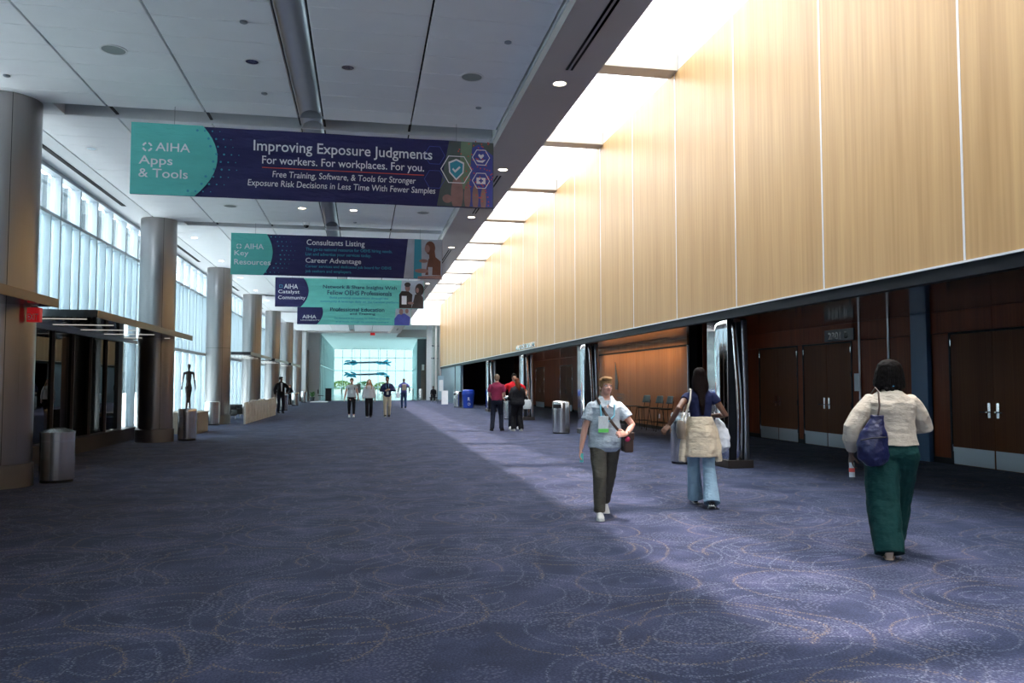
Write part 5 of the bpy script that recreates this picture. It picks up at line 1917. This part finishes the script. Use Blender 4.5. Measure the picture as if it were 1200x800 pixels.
t, c, V, H_, arms, legs = person(
    'man in navy shirt and beige trousers, rightmost of three walkers', (1.10, 35.4, 0), 178, s=1.04, vox=.013,
    sw=.178, chest=.165, waist=.145, hips=.155, depth=.11, feet=((-.08, -.12, .10, 12), (.08, .18, .085, -5)),
    wrists=((-.09, .26, 1.16), (.07, .27, 1.12)), poles=((-1, -.4, -.4), (1, -.4, -.4)), fdir=((.5, .6, .2), (-.5, .6, .2)), curl=(.9, .9),
    head=(0, -18), skin='skin mid', hair='hair black', style='quiff',
    top=dict(open=1, m='c navy shirt', hem=.84, inf=.016, sleeve='long', w=1.0, loose=1.15), bottom=dict(m='c khaki2', rad=(.095, .072, .062), end=.07, waist=.98), shoe=dict(m='c darkshoe'))
obj('badge', MB().box(-.06, .03, .165, .17, .98, 1.12), 'badge', t)
obj('lanyard', MB().tube([V(-.06, .05, 1.475), V(-.06, .15, 1.3), V(-.02, .165, 1.12)], .007, 5).tube([V(.06, .05, 1.475), V(.06, .15, 1.3), V(-.01, .165, 1.12)], .007, 5), 'ribbon', t)
p = thing('smartphone', 'dark phone in the hands of the man in the navy shirt', 'phone', (1.10, 35.05, 1.20))
obj('case', MB().box(-.035, .035, -.005, .005, -.01, .14), 'black', p)
# ---- man walking away farther off, with rucksack
t, c, V, H_, arms, legs = person(
    'man in blue clothes with a small olive rucksack walking away towards the far glass', (2.45, 47.4, 0), 4, s=1.04, vox=.014,
    sw=.195, chest=.175, waist=.155, hips=.16, depth=.12, feet=((-.08, .16, .085, -4), (.09, -.10, .10, 12)),
    wrists=((-.34, .0, .90), (.33, .10, .95)), skin='skin brown', hair='hair black', style='bald',
    top=dict(m=clothmat('violet blue polo', (.07, .07, .24), .1, .3), hem=.88, inf=.014, sleeve='short', w=1.0, loose=1.2), bottom=dict(m=clothmat('blue jeans', (.03, .06, .14), .1, .3), rad=(.098, .078, .070), end=.06, waist=.98), shoe=dict(m='c darkshoe', sole='c darkshoe'))
b = thing('rucksack', 'small olive rucksack on the back of the man walking away', 'bag', (2.45, 47.2, 1.05))
obj('pack', MB().box(-.13, .13, -.10, .03, 0, .36), 'plinth', b, bev=.04)
b = thing('carrier_bag', 'pale carrier bag at the left of the man walking away', 'bag', (2.10, 47.35, .62))
obj('sack', MB().rings([((0, 0, 0), (.10, 0, 0), (0, .06, 0)), ((0, 0, .22), (.13, 0, 0), (0, .08, 0)), ((0, 0, .34), (.03, 0, 0), (0, .02, 0))], 12), 'white', b, smooth=True, ang=50)
# ---- man in dark suit by the slabs
t, c, V, H_, arms, legs = person(
    'man in dark suit and pale shirt standing at the end of the stone slabs', (-3.98, 40.6, 0), 200, s=1.06, vox=.013,
    sw=.185, chest=.165, waist=.15, hips=.155, depth=.12, feet=((-.10, .03, .085, 0), (.10, -.04, .085, 0)),
    wrists=((-.24, .10, .98), (.27, .05, .86)), poles=((-1, -.6, -.1), (.6, -1, 0)), head=(-35, -8), skin='skin brown', hair='hair black',
    top=dict(m='c black', hem=.80, inf=.022, sleeve='long', w=1.02, loose=1.2, name='jacket'), bottom=dict(m='c darknavy', rad=(.095, .072, .062), end=.06, waist=.98), shoe=dict(m='c darkshoe', sole='c darkshoe'))
obj('shirt_front', MB().prism([V(-.045, .158, 1.42), V(.045, .158, 1.42), V(.02, .172, 1.02), V(-.02, .172, 1.02)], V(0, .006, 0)), 'c blouse', t)
# ---- people far off, near bins
t, c, V, H_, arms, legs = person(
    'small far person in black behind the bin before the sixth column', (-4.75, 54.6, 0), 150, s=.80, vox=.02,
    sw=.18, feet=((-.10, .0, .085, 0), (.10, 0, .085, 0)), wrists=((-.2, .2, 1.0), (.2, .2, 1.0)), skin='skin pink', hair='hair blond',
    top=dict(m='c black', hem=.86, inf=.016, sleeve='long', w=1.0), bottom=dict(m='c black', rad=(.095, .072, .062), end=.06, waist=.98), shoe=dict(m='c darkshoe'))
t, c, V, H_, arms, legs = person(
    'person in black sitting on a low seat against the pale far right wall', (5.75, 64.6, -.45), 170, s=.98, vox=.018,
    sw=.18, lean=.25, feet=((-.12, .42, .545, 0), (.12, .40, .545, 0)), wrists=((-.12, .34, 1.0), (.12, .34, 1.0)), skin='skin brown', hair='hair black', head=(0, -30),
    top=dict(m='c black', hem=.84, inf=.02, sleeve='long', w=1.05), bottom=dict(m='c black', rad=(.10, .08, .07), end=.06, waist=.96), shoe=dict(m='c darkshoe'))
b = thing('low_seat', 'dark low seat under the sitting person by the far right wall', 'bench', (5.75, 64.75, 0))
obj('seat', MB().box(-.3, .3, -.22, .3, .24, .32), 'leather', b, bev=.02)
for sx in (-.24, .24):
    for sy in (-.17, .25):
        obj('leg', MB().tube([(sx, sy, 0), (sx, sy, .25)], .02), 'slate', b)
# ---- slim bronze walking figure on the plinth: one cast body
st = thing('bronze_figure', 'slim dark bronze standing figure on the stone plinth', 'sculpture', (-5.18, 25.3, .635), R(200))
mb = MB()
sc = .86
q = lambda x, y, z: Vector((x, y, z)) * sc
limb(mb, [q(0, 0, .80), q(0, 0, .92), q(0, 0, 1.05), q(0, .01, 1.22), q(0, 0, 1.36)], [.085 * sc, .10 * sc, .075 * sc, .10 * sc, .085 * sc], squash=.65)
limb(mb, [q(-.13, 0, 1.36), q(0, 0, 1.39), q(.13, 0, 1.36)], [.045 * sc, .06 * sc, .045 * sc])
limb(mb, [q(0, 0, 1.38), q(0, .01, 1.52)], [.036 * sc, .034 * sc])
mb.ball(q(0, .02, 1.60), .058 * sc, .075 * sc, .095 * sc)
for sd in (-1, 1):
    limb(mb, [q(sd * .15, 0, 1.36), q(sd * .19, -.02, 1.12), q(sd * .22, .02, .90), q(sd * .225, .03, .78)], [.038 * sc, .028 * sc, .022 * sc, .020 * sc])
    limb(mb, [q(sd * .05, 0, .84), q(sd * .035, .03 * sd, .48), q(sd * .06, -.08 * sd, .06)], [.072 * sc, .045 * sc, .028 * sc])
    limb(mb, [q(sd * .06, -.08 * sd, .04), q(sd * .07, -.08 * sd + .14, .025)], [.03 * sc, .022 * sc])
fuse('figure', mb, 'dark metal', st, .011, 2, .5, disp=.02, dscale=.05)
